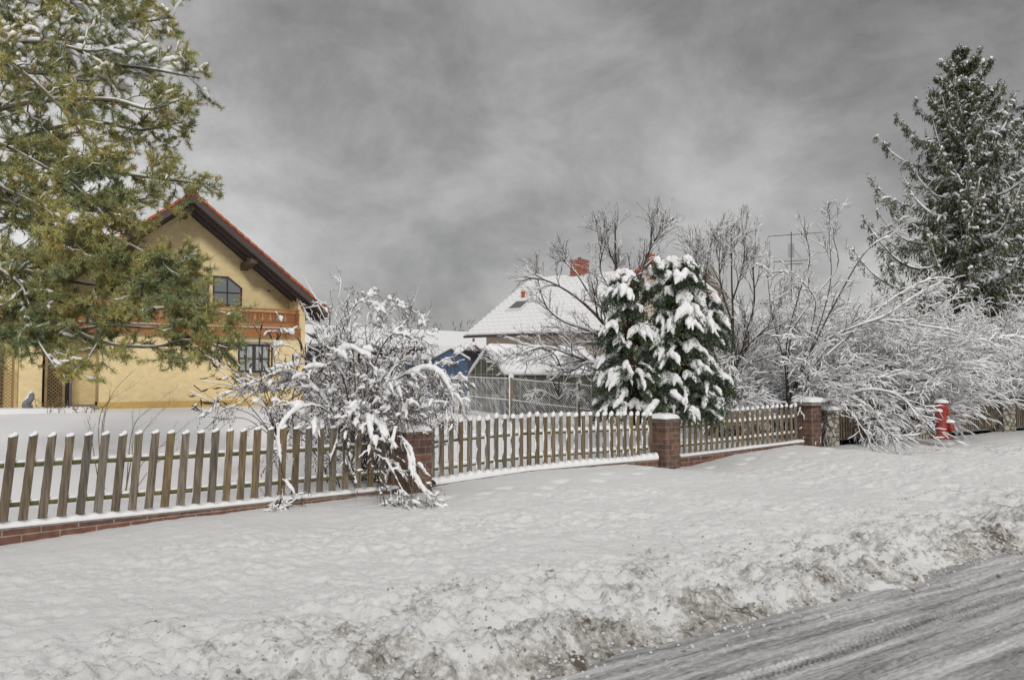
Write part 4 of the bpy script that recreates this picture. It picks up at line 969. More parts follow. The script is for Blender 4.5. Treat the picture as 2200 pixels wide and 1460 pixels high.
def antenna():
    Yd = 49.5; b = P(1700, 640, Yd); rt = thing('tv_antenna', 'dark television aerial mast with two yagi arrays rising over the twigs', 'antenna', (b[0], b[1], b[2]))
    def q(px, py, dy=0): return P(px, py, Yd+dy)-b
    mb = MB(); mb.tubes(np.array([[q(1700, 650), q(1700, 498)]]), np.full((1, 2), .032), 6); mb.build('mast', M['pole'], rt)
    mb = MB(); mb.tubes(np.array([[q(1650, 508), q(1768, 499)]]), np.full((1, 2), .022), 6)
    for k in range(9):
        x = 1652+k*14; yy = 508-(x-1650)*9/118; mb.tubes(np.array([[q(x, yy-2, -.35), q(x, yy+1, .35)]]), np.full((1, 2), .012), 4)
    mb.build('upper_array', M['pole'], rt)
    mb = MB(); mb.tubes(np.array([[q(1661, 563), q(1740, 558)]]), np.full((1, 2), .022), 6); mb.tubes(np.array([[q(1685, 568), q(1725, 566)]]), np.full((1, 2), .025), 6); mb.tubes(np.array([[q(1685, 568), q(1688, 561)]]), np.full((1, 2), .012), 6)
    for k in range(7): x = 1664+k*11; mb.tubes(np.array([[q(x, 562, -.35), q(x, 560, .35)]]), np.full((1, 2), .012), 4)
    mb.tubes(np.array([[q(1701, 530), q(1722, 556)]]), np.full((1, 2), .012), 4); mb.build('lower_array', M['pole'], rt)
    mb = MB(); a = q(1694, 524); c = q(1706, 552)
    for k in range(9): z = a[2]+(c[2]-a[2])*k/8; mb.tubes(np.array([[(a[0], a[1], z), (c[0], a[1], z)]]), np.full((1, 2), .018), 4)
    for k in range(5): x = a[0]+(c[0]-a[0])*k/4; mb.tubes(np.array([[(x, a[1], a[2]), (x, a[1], c[2])]]), np.full((1, 2), .015), 4)
    mb.build('grid_panel', M['metal'], rt)
antenna()

# ------------------------------------------------------------------ wire mesh fence with snow on the wires
MP = [(1370, 21.0), (1243, 23.0), (1098, 25.7), (988, 28.5), (899, 32), (820, 35.5)]
MT = [(1370, 836), (1243, 822), (1098, 810), (988, 805), (899, 806), (820, 805)]
def meshfence():
    rt = thing('wire_mesh_fence', 'wire mesh garden fence crusted with snow on square posts', 'fence', (0, 0, 0))
    pos = [np.array([*PP(a, b)]) for a, b in MP]
    b0 = pos[1]; rt.location = (b0[0], b0[1], 0)
    tops = [P(a, t, y)[2] for (a, y), (_, t) in zip(MP, MT)]; bases = [float(gz(*p)) for p in pos]
    for p, zt, zb_ in zip(pos, tops, bases):
        q = p-b0; mb = MB(); mb.box(q[0]-.055, q[0]+.055, q[1]-.055, q[1]+.055, zb_-.3, zt); po = mb.build('post', M['post'], rt)
        ms = MB(); ms.tubes(np.array([[(q[0]-.05, q[1]-.06, zb_+.1+(zt-zb_)*k/9) for k in range(10)]]), np.abs(np.sin(np.arange(10)*1.7))[None]*.015+.012, 6)
        ms.lathe([(.085, -.02), (.095, .03), (.07, .09), (.01, .12)], (q[0], q[1], zt), 'z', 9); ms.build('snow', M['snow'], po, True)
    mw = MB(); msn = MB(); rng = np.random.default_rng(4)
    for i in range(len(pos)-1):
        a, b = pos[i]-b0, pos[i+1]-b0; L_ = np.linalg.norm(b-a); h0, h1 = tops[i]-.05-bases[i], tops[i+1]-.05-bases[i+1]
        def pt(s, f): xy = a+(b-a)*s; zb_ = bases[i]*(1-s)+bases[i+1]*s; hh = h0*(1-s)+h1*s; return (xy[0], xy[1], zb_+.05+(hh-.05)*f)
        for f in (1.0, .48):
            K = 30; l_ = np.array([pt(s, f-.01*math.sin(s*math.pi)) for s in np.linspace(0, 1, K)])
            msn.tubes((l_+[0, 0, .012])[None], (.012+.012*rng.uniform(size=K))[None], 6)
        n = int(L_/.11); hr = h0/L_
        for k in range(-int(h0/.11), n):
            for sg in (1, -1):
                s0 = k*.11/L_; s1 = s0 + h0/L_
                f0, f1 = 0, 1
                if s0 < 0: f0 = -s0/(s1-s0)
                if s1 > 1: f1 = (1-s0)/(s1-s0)
                if f1-f0 < .03: continue
                sa, sb = s0+(s1-s0)*f0, s0+(s1-s0)*f1
                fa, fb = (f0, f1) if sg > 0 else (1-f0, 1-f1)
                K = 12; l_ = np.array([pt(sa+(sb-sa)*q, fa+(fb-fa)*q) for q in np.linspace(0, 1, K)])
                if sg > 0: msn.tubes(l_[None], np.clip(rng.normal(.006, .005, K), .002, .016)[None], 4)
                else: mw.tubes(l_[None], np.full((1, K), .0035), 3)
                if sg < 0:
                    pass
    mw.build('wire', M['metal'], rt); msn.build('snow_crust', M['snow'], rt, True)
meshfence()

# ------------------------------------------------------------------ hydrant
def hydrant():
    Yh = 20.0; b = P(2024, 942, Yh); s_ = FPX/Yh; z0 = b[2]
    rt = thing('fire_hydrant', 'red pillar fire hydrant capped with snow beside the drooping twigs', 'hydrant', (b[0], b[1], z0), R(8))
    mb = MB(); mb.lathe([(.001, 0), (.26, 0), (.27, .03), (.16, .05), (.145, .08), (.125, .10), (.12, .55), (.125, .72), (.15, .76), (.16, .80), (.15, .86), (.10, .93), (.001, .95)], (0, 0, 0), 'z', 22); body = mb.build('body', M['red'], rt, True)
    mb = MB(); mb.lathe([(.12, -.18), (.12, -.04), (.15, -.03), (.155, .02), (.10, .05), (.06, .06), (.05, .09), (.001, .09)], (0, 0, 0), 'x', 16); o = mb.build('outlet', M['red'], rt, True); o.location = (.20, -.04, .30); o.rotation_euler = (0, 0, -.5)
    mb = MB(); mb.lathe([(.06, -.12), (.06, -.02), (.085, -.01), (.085, .05), (.04, .07), (.001, .07)], (0, 0, 0), 'x', 14); o2 = mb.build('outlet', M['red'], rt, True); o2.location = (-.13, -.08, .62); o2.rotation_euler = (0, 0, math.pi+.6)
    mb = MB(); mb.lathe([(.06, -.12), (.06, -.02), (.08, -.01), (.08, .05), (.001, .07)], (0, 0, 0), 'x', 14); o3 = mb.build('outlet', M['red'], rt, True); o3.location = (.13, -.02, .66); o3.rotation_euler = (0, 0, -.2)
    for nm, c, sc_ in (('snow', (0, 0, .93), (.17, .17, .08)), ('snow', (.17, -.06, .43), (.14, .10, .07)), ('snow', (-.14, -.08, .71), (.10, .09, .06)), ('snow', (-.16, -.10, .045), (.14, .10, .025))):
        m_ = MB(); m_.lathe([(.001, 1), (.5, .85), (.85, .5), (1.05, .05), (1.0, -.3), (.6, -.35)], (0, 0, 0), 'z', 14); q = m_.build('snow', M['snow'], rt, True); q.location = c; q.scale = sc_
hydrant()

# ------------------------------------------------------------------ vegetation
def place(rt, C):  # world -> local of an unrotated thing
    return C - np.array(rt.location)
def gbase(px, Y):
    p = PP(px, Y); return np.array([p[0], p[1], float(gz(p[0], p[1]))])

# ---- big pine whose trunk stands off frame to the left
def pine():
    rng = np.random.default_rng(11)
    base = P(-380, 900, 15.5); base[2] = .15
    rt = thing('pine_tree', 'big olive green pine with snow on its upper boughs reaching in from the left', 'tree', tuple(base))
    L_ = [
     ([(-370,230,15.5),(-150,160,15.2),(0,60,15),(120,85,14.8),(230,135,14.6),(330,150,14.5),(425,168,14.5)], .075),
     ([(-370,150,15.5),(-100,40,15.5),(60,-25,15.5),(190,5,15.5),(290,45,15.4),(368,38,15.4)], .06),
     ([(-370,330,15.5),(-150,300,15),(0,235,14.6),(120,215,14.4),(240,215,14.2),(320,235,14.2),(385,215,14.2)], .06),
     ([(-370,400,15.5),(-100,350,15.6),(60,290,15.8),(200,262,16),(300,280,16),(392,262,16)], .06),
     ([(-370,420,15.5),(-120,380,15),(20,350,14.8),(150,345,14.6),(260,372,14.5),(350,385,14.5),(442,396,14.4)], .06),
     ([(-370,480,15.5),(-150,460,15),(0,420,14.4),(110,430,14),(220,440,13.8),(320,425,13.8)], .06),
     ([(-370,520,15.5),(-150,500,15),(0,470,14.6),(130,490,14.2),(260,520,14),(340,555,13.8),(425,560,13.8)], .065),
     ([(-370,600,15.5),(-150,560,15),(0,578,14.6),(90,615,14.2),(180,655,14),(280,672,13.8),(380,660,13.6),(505,676,13.5)], .085),
     ([(-370,640,15.5),(-150,640,15),(0,640,14.2),(120,690,14),(220,735,13.8),(330,745,13.7),(400,730,13.7),(490,748,13.6)], .05),
     ([(-370,600,15.5),(-200,560,15),(-60,560,14.2),(30,600,13.6),(60,650,13.4),(75,720,13.3),(125,800,13.2)], .05),
     ([(-370,260,15.5),(-150,210,16),(0,160,16.4),(100,160,16.6),(200,175,16.8),(290,150,17)], .05),
     ([(-370,50,15.5),(-150,-40,15),(0,-90,14.6),(120,-60,14.4),(220,-30,14.4),(300,20,14.4)], .05),
     ([(-370,440,15.5),(-100,430,15),(60,450,14.4),(170,540,14),(260,600,13.8),(350,640,13.7),(440,690,13.6)], .05),
     ([(-370,640,15.5),(-150,680,14.5),(-40,700,13.8),(20,705,13.5),(60,735,13.4)], .04),
     ([(-370,300,15.5),(-150,260,14),(-20,300,13.6),(80,350,13.4),(160,400,13.4),(230,470,13.4)], .05),
     ([(-370,560,15.5),(-100,520,16),(60,545,16.5),(160,575,16.8),(280,600,17),(350,590,17)], .05),
     ([(-370,80,15.5),(-150,70,14.4),(-20,110,13.8),(90,190,13.6),(170,280,13.6),(210,350,13.6)], .05),
     ([(-370,560,15.5),(-150,560,15),(0,570,14.4),(130,600,14),(250,620,13.8),(330,640,13.7),(405,648,13.7)], .05),
     ([(-370,660,15.5),(-150,690,15),(0,700,14.3),(120,712,14),(230,700,13.9),(330,705,13.8),(420,700,13.8)], .045),
     ([(-370,560,15.5),(-150,600,15),(20,620,14.6),(150,590,14.3),(260,560,14.2),(320,575,14.1),(380,600,14)], .045),
     ([(-370,200,15.5),(-150,130,15),(0,100,14.5),(90,90,14.2),(190,110,14.1),(260,100,14.1)], .05),
     ([(-370,500,15.5),(-200,420,14.4),(-60,390,13.6),(40,420,13.2),(120,470,13.1),(190,560,13.1)], .05)]
    Bs = [bough(pt, 26, r, .012) for pt, r in L_]
    BP = np.concatenate([b[0] for b in Bs]); BR = np.concatenate([b[1] for b in Bs])
    mb = MB()
    tr = cr_spline([base+[0, 0, -.3], base+[.1, 0, 3], base+[-.05, .1, 6], base+[.1, 0, 9.5]], 12)-base
    mb.tubes(tr[None], np.linspace(.26, .10, 12)[None], 10); mb.build('trunk', M['pinebark'], rt, True)
    mb = MB(); mb.tubes(BP-base, BR, 7)
    A = sprout(BP, BR, 30, (.5, 1.25), .85, .05, .08, 9, rng, t0=.28, t1=1.0, rmin=.006, rk=.45, wig=.13, lenfall=.45, flat=.25)
    mb.tubes(A[0]-base, A[1], 5)
    B = sprout(A[0], A[1], 6, (.14, .38), .75, .22, -.05, 6, rng, t0=.25, t1=1.0, rmin=.004, rk=.6, wig=.12, lenfall=.2)
    mb.tubes(B[0]-base, B[1], 4); mb.build('branches', M['pinebark'], rt, True)
    # needle tufts: along the last part of each twig
    C0 = []; D0 = []
    for arr, ks in ((B[0], (1, 2, 3, 4, 5)), (A[0], (4, 5, 6, 7, 8)), (BP[:, -6:], (1, 2, 3, 4, 5))):
        for k in ks:
            d = arr[:, k]-arr[:, k-1]; d /= np.linalg.norm(d, axis=1, keepdims=True)+1e-9
            C0.append(arr[:, k]); D0.append(d)
    C0 = np.concatenate(C0); D0 = np.concatenate(D0)
    sel = rng.uniform(size=len(C0)) < .86; C0 = C0[sel]; D0 = D0[sel]
    NN = 18; n = len(C0)*NN; c = np.repeat(C0, NN, 0); ax = np.repeat(D0, NN, 0)
    d = rdir(n, rng)*.85 + ax*.75; d[:, 2] += .12; d /= np.linalg.norm(d, axis=1, keepdims=True)
    c = c + ax*rng.uniform(-.03, .03, (n, 1)); s_ = np.cross(d, rdir(n, rng)); s_ /= np.linalg.norm(s_, axis=1, keepdims=True)+1e-9
    ln = rng.uniform(.06, .105, n)[:, None]; w = .0045
    V = np.stack([c-s_*w, c+s_*w, c+d*ln+s_*w*.5, c+d*ln-s_*w*.5], 1).reshape(-1, 3)-base
    mb = MB(); f = np.arange(n*4).reshape(n, 4); mi = np.repeat((rng.uniform(size=len(C0)) < .07).astype(int), NN)
    mb.v.append(V); mb.f.append(f); mb.mi.append(mi); mb.n = len(V)
    mb.build('needles', [M['needle'], M['needle_tip']], rt)
    # cones
    mb = MB(); ck = rng.choice(len(C0), 240, False)
    for p in C0[ck]: mb.lathe([(.004, -.03), (.02, -.012), (.018, .012), (.003, .03)], p-base-[0, 0, .02], 'z', 6)
    mb.build('cones', M['cone'], rt)
    # snow: heavy pads on the upper boughs, light elsewhere
    ms = MB()
    def pads(idx, amt, keep, sidekeep):
        if not len(idx): return
        snowtubes(ms, BP[idx][:, 9:]-base, BR[idx][:, 9:], min(amt*.6, .03), rng, 6, 1.0, .2, var=.9)
        ia = np.concatenate([np.arange(i*30, (i+1)*30) for i in idx])
        snowtubes(ms, A[0][ia]-base, A[1][ia], amt*.85, rng, 6, keep, .2)
        ib = (ia[:, None]*6+np.arange(6)[None]).ravel()
        q = B[0][ib]-base; q = q + np.array([0, 0, .02]); snowtubes(ms, q, B[1][ib], amt*.8, rng, 6, sidekeep, .2)
    pads([0, 1, 20], .062, .9, .75); pads([2, 10, 9], .040, .35, .3); pads([3, 4, 7, 13, 11], .022, .25, .14); pads([5, 6, 8, 12, 14, 15, 16, 17, 18, 19, 21], .014, .2, .09)
    o = ms.build('snow', M['snow'], rt, True)
    return rt
pine()

# ---- generic twiggy shrub or tree
_hyd = PP(2024, 20.0)
def clear(a):
    d = np.hypot(a[0][..., 0]-_hyd[0], a[0][..., 1]-_hyd[1]); bad = ((d < .75) & (a[0][..., 2] < 1.0)).any(axis=1)
    # nothing hangs in front of the hydrant's street side either
    w = a[0][..., :2]-_hyd; f = w @ FN; t = w @ FDIR; bad |= ((f > 0) & (f < 1.2) & (np.abs(t) < .75) & (a[0][..., 2] < .95)).any(axis=1)
    X_, Y_ = a[0][..., 0], a[0][..., 1]; s_ = X_*FDIR[0]+Y_*FDIR[1]; v_ = X_*FN[0]+Y_*FN[1]; fs = _fp @ FDIR
    front = v_ - np.interp(s_, fs, _fp @ FN); uu_ = np.interp(s_, fs, _u)
    bad |= ((front > -.45) & (a[0][..., 2] < zpick(uu_)+.80) & (uu_ > U(2045)) & (uu_ < U(2400))).any(axis=1)
    return a[0][~bad], a[1][~bad]
def shrub(name, label, cat, base, limbs=None, stems=None, levels=(), snow=.02, rng=None, bark='twig', group=None, snowlv=None, K=9, extra=None, stemr=.012, snowstem=None, wig=.14):
    rt = thing(name, label, cat, tuple(base), 0, group); base = np.array(base)
    arrs = []
    if limbs:
        Bs = [bough(pt, 20, r, r*.25) for pt, r in limbs]; arrs.append((np.concatenate([b[0] for b in Bs]), np.concatenate([b[1] for b in Bs])))
    if stems is not None: arrs.append(stems)
    mb = MB(); ms = MB()
    for a in arrs:
        a = clear(a)
        mb.tubes(a[0]-base, a[1], 6)
        snowtubes(ms, a[0]-base, a[1], (snowstem if snowstem else snow*1.25), rng, 6, 1.0, .15)
        cur = a
        for li, lv in enumerate(levels):
            per, lenr, ang, up, droop, Kk, rmin = lv[:7]; t0 = lv[7] if len(lv) > 7 else .15
            cur = clear(sprout(cur[0], cur[1], per, lenr, ang, up, droop, Kk, rng, t0=t0, rmin=rmin, wig=wig, flat=.1))
            mb.tubes(cur[0]-base, cur[1], 4)
            sl = snowlv[li] if snowlv else (snow, .85)
            snowtubes(ms, cur[0]-base, cur[1], sl[0], rng, 5, sl[1], .2)
    mb.build('branches', M[bark], rt, True)
    if ms.n: ms.build('snow', M['snow'], rt, True)
    return rt, cur
def fan(base, n, lenr, spread, lean, droop, K, rng, r=.012, jit=.25, upb=1.0, wig=.15):
    d = rng.normal(size=(n, 3)); d[:, 2] = 0; d /= np.linalg.norm(d, axis=1, keepdims=True)
    d *= rng.uniform(.15, 1, n)[:, None]**.7*spread; d[:, 2] = upb; d += np.array(lean); d /= np.linalg.norm(d, axis=1, keepdims=True)
    p0 = np.array(base)+rng.normal(size=(n, 3))*[jit, jit, 0]
    ln = rng.uniform(*lenr, n)
    C = curve(p0, d, ln, np.full(n, droop)*rng.uniform(.6, 1.4, n), K, rng, wig)
    return C, np.linspace(1, .3, K)[None]*rng.uniform(.7, 1.3, n)[:, None]*r

# ---- snow laden butterfly bush at the first pillar
def center_bush():
    rng = np.random.default_rng(21); base = gbase(770, 13.2)
    st = fan(gbase(790, 13.2), 60, (1.9, 3.4), .78, (-.02, .0, 0), .24, 14, rng, .010, .30, wig=.12)
    limbs = [([(770,960,13.2),(800,800,13.0),(835,725,12.8),(875,722,12.7),(915,752,12.6)], .02),
             ([(780,960,13.2),(820,850,12.8),(880,800,12.5),(940,800,12.3),(975,860,12.2),(965,905,12.2)], .02),
             ([(780,960,13.2),(820,860,12.6),(850,830,12.0),(870,880,11.8),(890,930,11.7)], .02),
             ([(770,960,13.2),(740,820,13),(720,770,12.8),(760,750,12.5),(800,790,12.3),(815,850,12.1)], .02),
             ([(760,960,13.2),(700,860,13),(640,820,12.8),(570,830,12.5),(510,870,12.2),(480,880,12.1)], .018),
             ([(760,960,13.2),(690,850,12.7),(620,800,12.4),(550,820,12.2),(480,850,12.0)], .018),
             ([(780,960,13.2),(800,900,11.9),(820,930,11.4),(840,1000,11.2),(870,1060,11.05),(905,1085,10.9)], .018),
             ([(780,960,13.2),(790,900,11.8),(800,960,11.3),(815,1030,11.1),(830,1095,10.95)], .018),
             ([(780,960,13.2),(840,900,11.7),(870,960,11.3),(895,1030,11.1),(925,1075,10.95)], .018),
             ([(780,960,13.2),(770,880,12.0),(750,900,11.6),(740,960,11.5),(760,1010,11.4)], .016),
             ([(770,960,13.2),(700,880,12.0),(640,880,11.5),(600,930,11.2),(605,1010,11.05),(603,1085,10.9)], .014),
             ([(770,960,13.2),(790,790,13.2),(800,700,13.1),(830,655,13.0),(870,662,12.9)], .018),
             ([(770,960,13.2),(760,780,13.2),(750,690,13.2),(770,650,13.1),(800,650,13.0)], .018),
             ([(780,960,13.2),(840,800,13.3),(885,785,13.3),(920,805,13.2),(945,845,13.1)], .018)]
    rt = thing('snowy_bush', 'large sprawling bush bowed under thick snow at the half hidden brick pillar', 'shrub', tuple(base))
    Bs = [bough(pt, 18, r*.7, r*.2) for pt, r in limbs]; L0 = np.concatenate([q[0] for q in Bs]), np.concatenate([q[1] for q in Bs])
    mb = MB(); ms = MB(); mf = MB()
    for (src, per1) in ((L0, 15), (st, 8)):
        mb.tubes(src[0]-base, src[1], 6); snowtubes(ms, src[0]-base, src[1], .024, rng, 6, .9, .4, var=.95)
        a1 = sprout(src[0], src[1], per1, (.30, .85), .6, .10, .32, 9, rng, t0=.22, rmin=.004, wig=.12)
        a2 = sprout(a1[0], a1[1], 5, (.12, .36), .65, .0, .25, 6, rng, t0=.2, rmin=.003, wig=.12)
        for q in (a1, a2): mb.tubes(q[0]-base, q[1], 4)
        snowtubes(ms, a1[0]-base, a1[1], .017, rng, 5, .9, .35, var=.9); snowclumps(ms, a1[0]-base, a1[1], .048, .5, rng, 7, 6)
        snowtubes(ms, a2[0]-base, a2[1], .013, rng, 5, .7, .3, var=.9); snowclumps(ms, a2[0]-base, a2[1], .030, .22, rng, 6, 5)
        lp = (a2[0][:, 2:]-base).reshape(-1, 3); lp = lp[rng.uniform(size=len(lp)) < .9]-[0, 0, .015]
        add_leaves(mf, lp, .035, .008, rng, None, .7)
    snowclumps(ms, L0[0]-base, L0[1], .055, 1.0, rng, 8, 9)
    mb.build('branches', M['twig'], rt, True); mf.build('dry_leaves', M['seed'], rt)
    o = ms.build('snow', M['snow'], rt, True); soften(o, .013, .03, .05, 2)
    # clusters of dry leaves/seed heads hanging on the twigs of the lower drape
    base2 = gbase(560, 13.0)
    limbs = [([(600,950,12.6),(560,860,12.5),(500,800,12.4),(440,762,12.3)], .010), ([(600,950,12.6),(560,850,12.5),(500,830,12.4),(432,818,12.3)], .009),
             ([(600,950,12.6),(540,890,12.4),(470,870,12.2),(405,838,12.1)], .010), ([(600,950,12.6),(530,900,12.4),(470,900,12.2),(418,880,12.1)], .009),
             ([(600,950,12.6),(570,850,12.6),(556,780,12.6),(560,716,12.6)], .009), ([(600,950,12.6),(600,850,12.6),(590,780,12.6),(585,735,12.6)], .009),
             ([(610,950,12.6),(640,860,12.7),(660,780,12.7),(625,715,12.7)], .009), ([(610,950,12.6),(650,850,12.7),(690,780,12.7),(680,710,12.7)], .009),
             ([(600,950,12.6),(520,850,12.4),(470,790,12.3),(455,770,12.3)], .009), ([(610,950,12.6),(630,850,12.6),(640,790,12.6),(655,745,12.6)], .009),
             ([(600,950,12.6),(580,880,12.4),(530,810,12.4),(530,740,12.4)], .009), ([(610,950,12.6),(600,870,12.5),(620,800,12.5),(600,750,12.5)], .009)]
    rt, cur = shrub('butterfly_bush', 'open bush with dark dry flower spikes in front of the yellow house window', 'shrub', base2, limbs, None,
          [(7, (.15, .42), .6, .15, .05, 7, .0035, .4)], .012, rng, 'twig', snowlv=[(.010, .35)], snowstem=.010)
    ms = MB(); tips = cur[0]; n = len(tips)
    d = tips[:, -1]-tips[:, -3]; d /= np.linalg.norm(d, axis=1, keepdims=True)+1e-9
    C = tips[:, -1][:, None]+d[:, None]*np.linspace(0, .14, 6)[None, :, None]; Rr = np.array([.004, .013, .014, .012, .009, .002])[None]*np.ones((n, 1))*rng.uniform(.7, 1.2, (n, 1))
    C += rng.normal(size=C.shape)*.003
    ms.tubes(C-base2, Rr, 5)
    add_leaves(ms, (C-base2).reshape(-1, 3), .03, .008, rng); ms.build('flower_spikes', M['seed'], rt)
    mq = MB(); s2 = rng.uniform(size=n) < .22; Cs = C[s2]-base2; Cs = Cs+[0, 0, .014]; mq.tubes(Cs, Rr[s2]*1.3+.003, 6); mq.build('snow_caps', M['snow'], rt, True)
center_bush()
def tall_back_bush():
    rng = np.random.default_rng(23); base = gbase(765, 18)
    st = fan(base, 34, (2.8, 3.9), .30, (0, 0, 0), .04, 14, rng, .016, .25)
    shrub('tall_shrub', 'tall upright twiggy shrub rising behind the snow laden bush by the house corner', 'shrub', base, None, st, [(8, (.35, .9), .5, .25, .05, 8, .005, .3), (3, (.15, .35), .6, .2, .05, 5, .004, .2)], .025, rng, snowlv=[(.024, .8), (.018, .6)])
tall_back_bush()
def side_hedge():
    rng = np.random.default_rng(24); base = gbase(835, 24)
    st = fan(base, 34, (1.1, 1.7), 1.0, (0, 0, 0), .25, 10, rng, .014, .7)
    shrub('rounded_shrub', 'rounded snowy shrub behind the large bush next to the mesh fence', 'shrub', base, None, st, [(7, (.3, .8), .7, .1, .15, 7, .006, .2), (3, (.15, .35), .7, .1, .15, 5, .005, .2)], .03, rng, snowlv=[(.03, .9), (.026, .8)])
side_hedge()
def front_weed():
    rng = np.random.default_rng(25)
    for (px, py, Y, lab) in ((600, 1092, 10.75, 'small snowy sprig poking from the footway snow in front of the nearest fence'), (845, 1080, 11.0, 'snowy dry twigs touching the footway below the half hidden pillar'), (1995, 950, 19.2, 'tiny snow covered weed on the footway just left of the hydrant')):
        p = P(px, py, Y); b = np.array([p[0], p[1], float(vz(p[0], p[1]))-.02])
        st = fan(b, 12, (.12, .32), 1.8, (0, 0, 0), .3, 6, rng, .004, .04)
        rt, cur = shrub('small_weed', lab, 'plant', b, None, st, [(5, (.04, .12), .8, .0, .3, 5, .002, .2)], .014, rng, snowlv=[(.012, .8)])
        mb = MB(); add_leaves(mb, (cur[0]-b).reshape(-1, 3)[::2], .022, .007, rng); mb.build('leaves', M['seed'], rt)
front_weed()
# saplings on the lawn
def saplings():
    rng = np.random.default_rng(26)
    for (bx, Y, lb, lab) in ((218, 13.2, [[(215,1000,12),(222,900,12),(245,840,12),(292,792,12)], [(215,1000,12),(213,905,12),(235,860,12),(290,828,12)], [(212,1040,12),(195,930,12),(190,905,12)], [(225,1060,12),(222,960,12),(230,880,12),(275,850,12)]], 'bare sapling with few thin twigs left on the lawn in front of the house wall'),
                             (300, 13.4, [[(270,1060,12),(283,930,12),(312,885,12),(382,830,12)], [(268,1060,12),(290,960,12),(330,900,12),(380,855,12)], [(270,1060,12),(285,960,12),(283,880,12)], [(275,1060,12),(310,990,12),(380,930,12),(440,880,12)], [(285,1060,12),(330,1000,12),(390,960,12)]], 'bare sapling right of a thinner one, leaning right behind the nearest fence')):
        b = gbase(bx, 12); limbs = [([(x, min(y, 1075), Y2) for x, y, Y2 in l_], .007) for l_ in lb]
        shrub('sapling', lab, 'sapling', b, limbs, None, [(7, (.12, .40), .5, .2, -.05, 6, .0022, .35)], .001, rng, 'twig_green', snowlv=[(.001, .0)], snowstem=.0011, group='bare saplings on the lawn')
saplings()

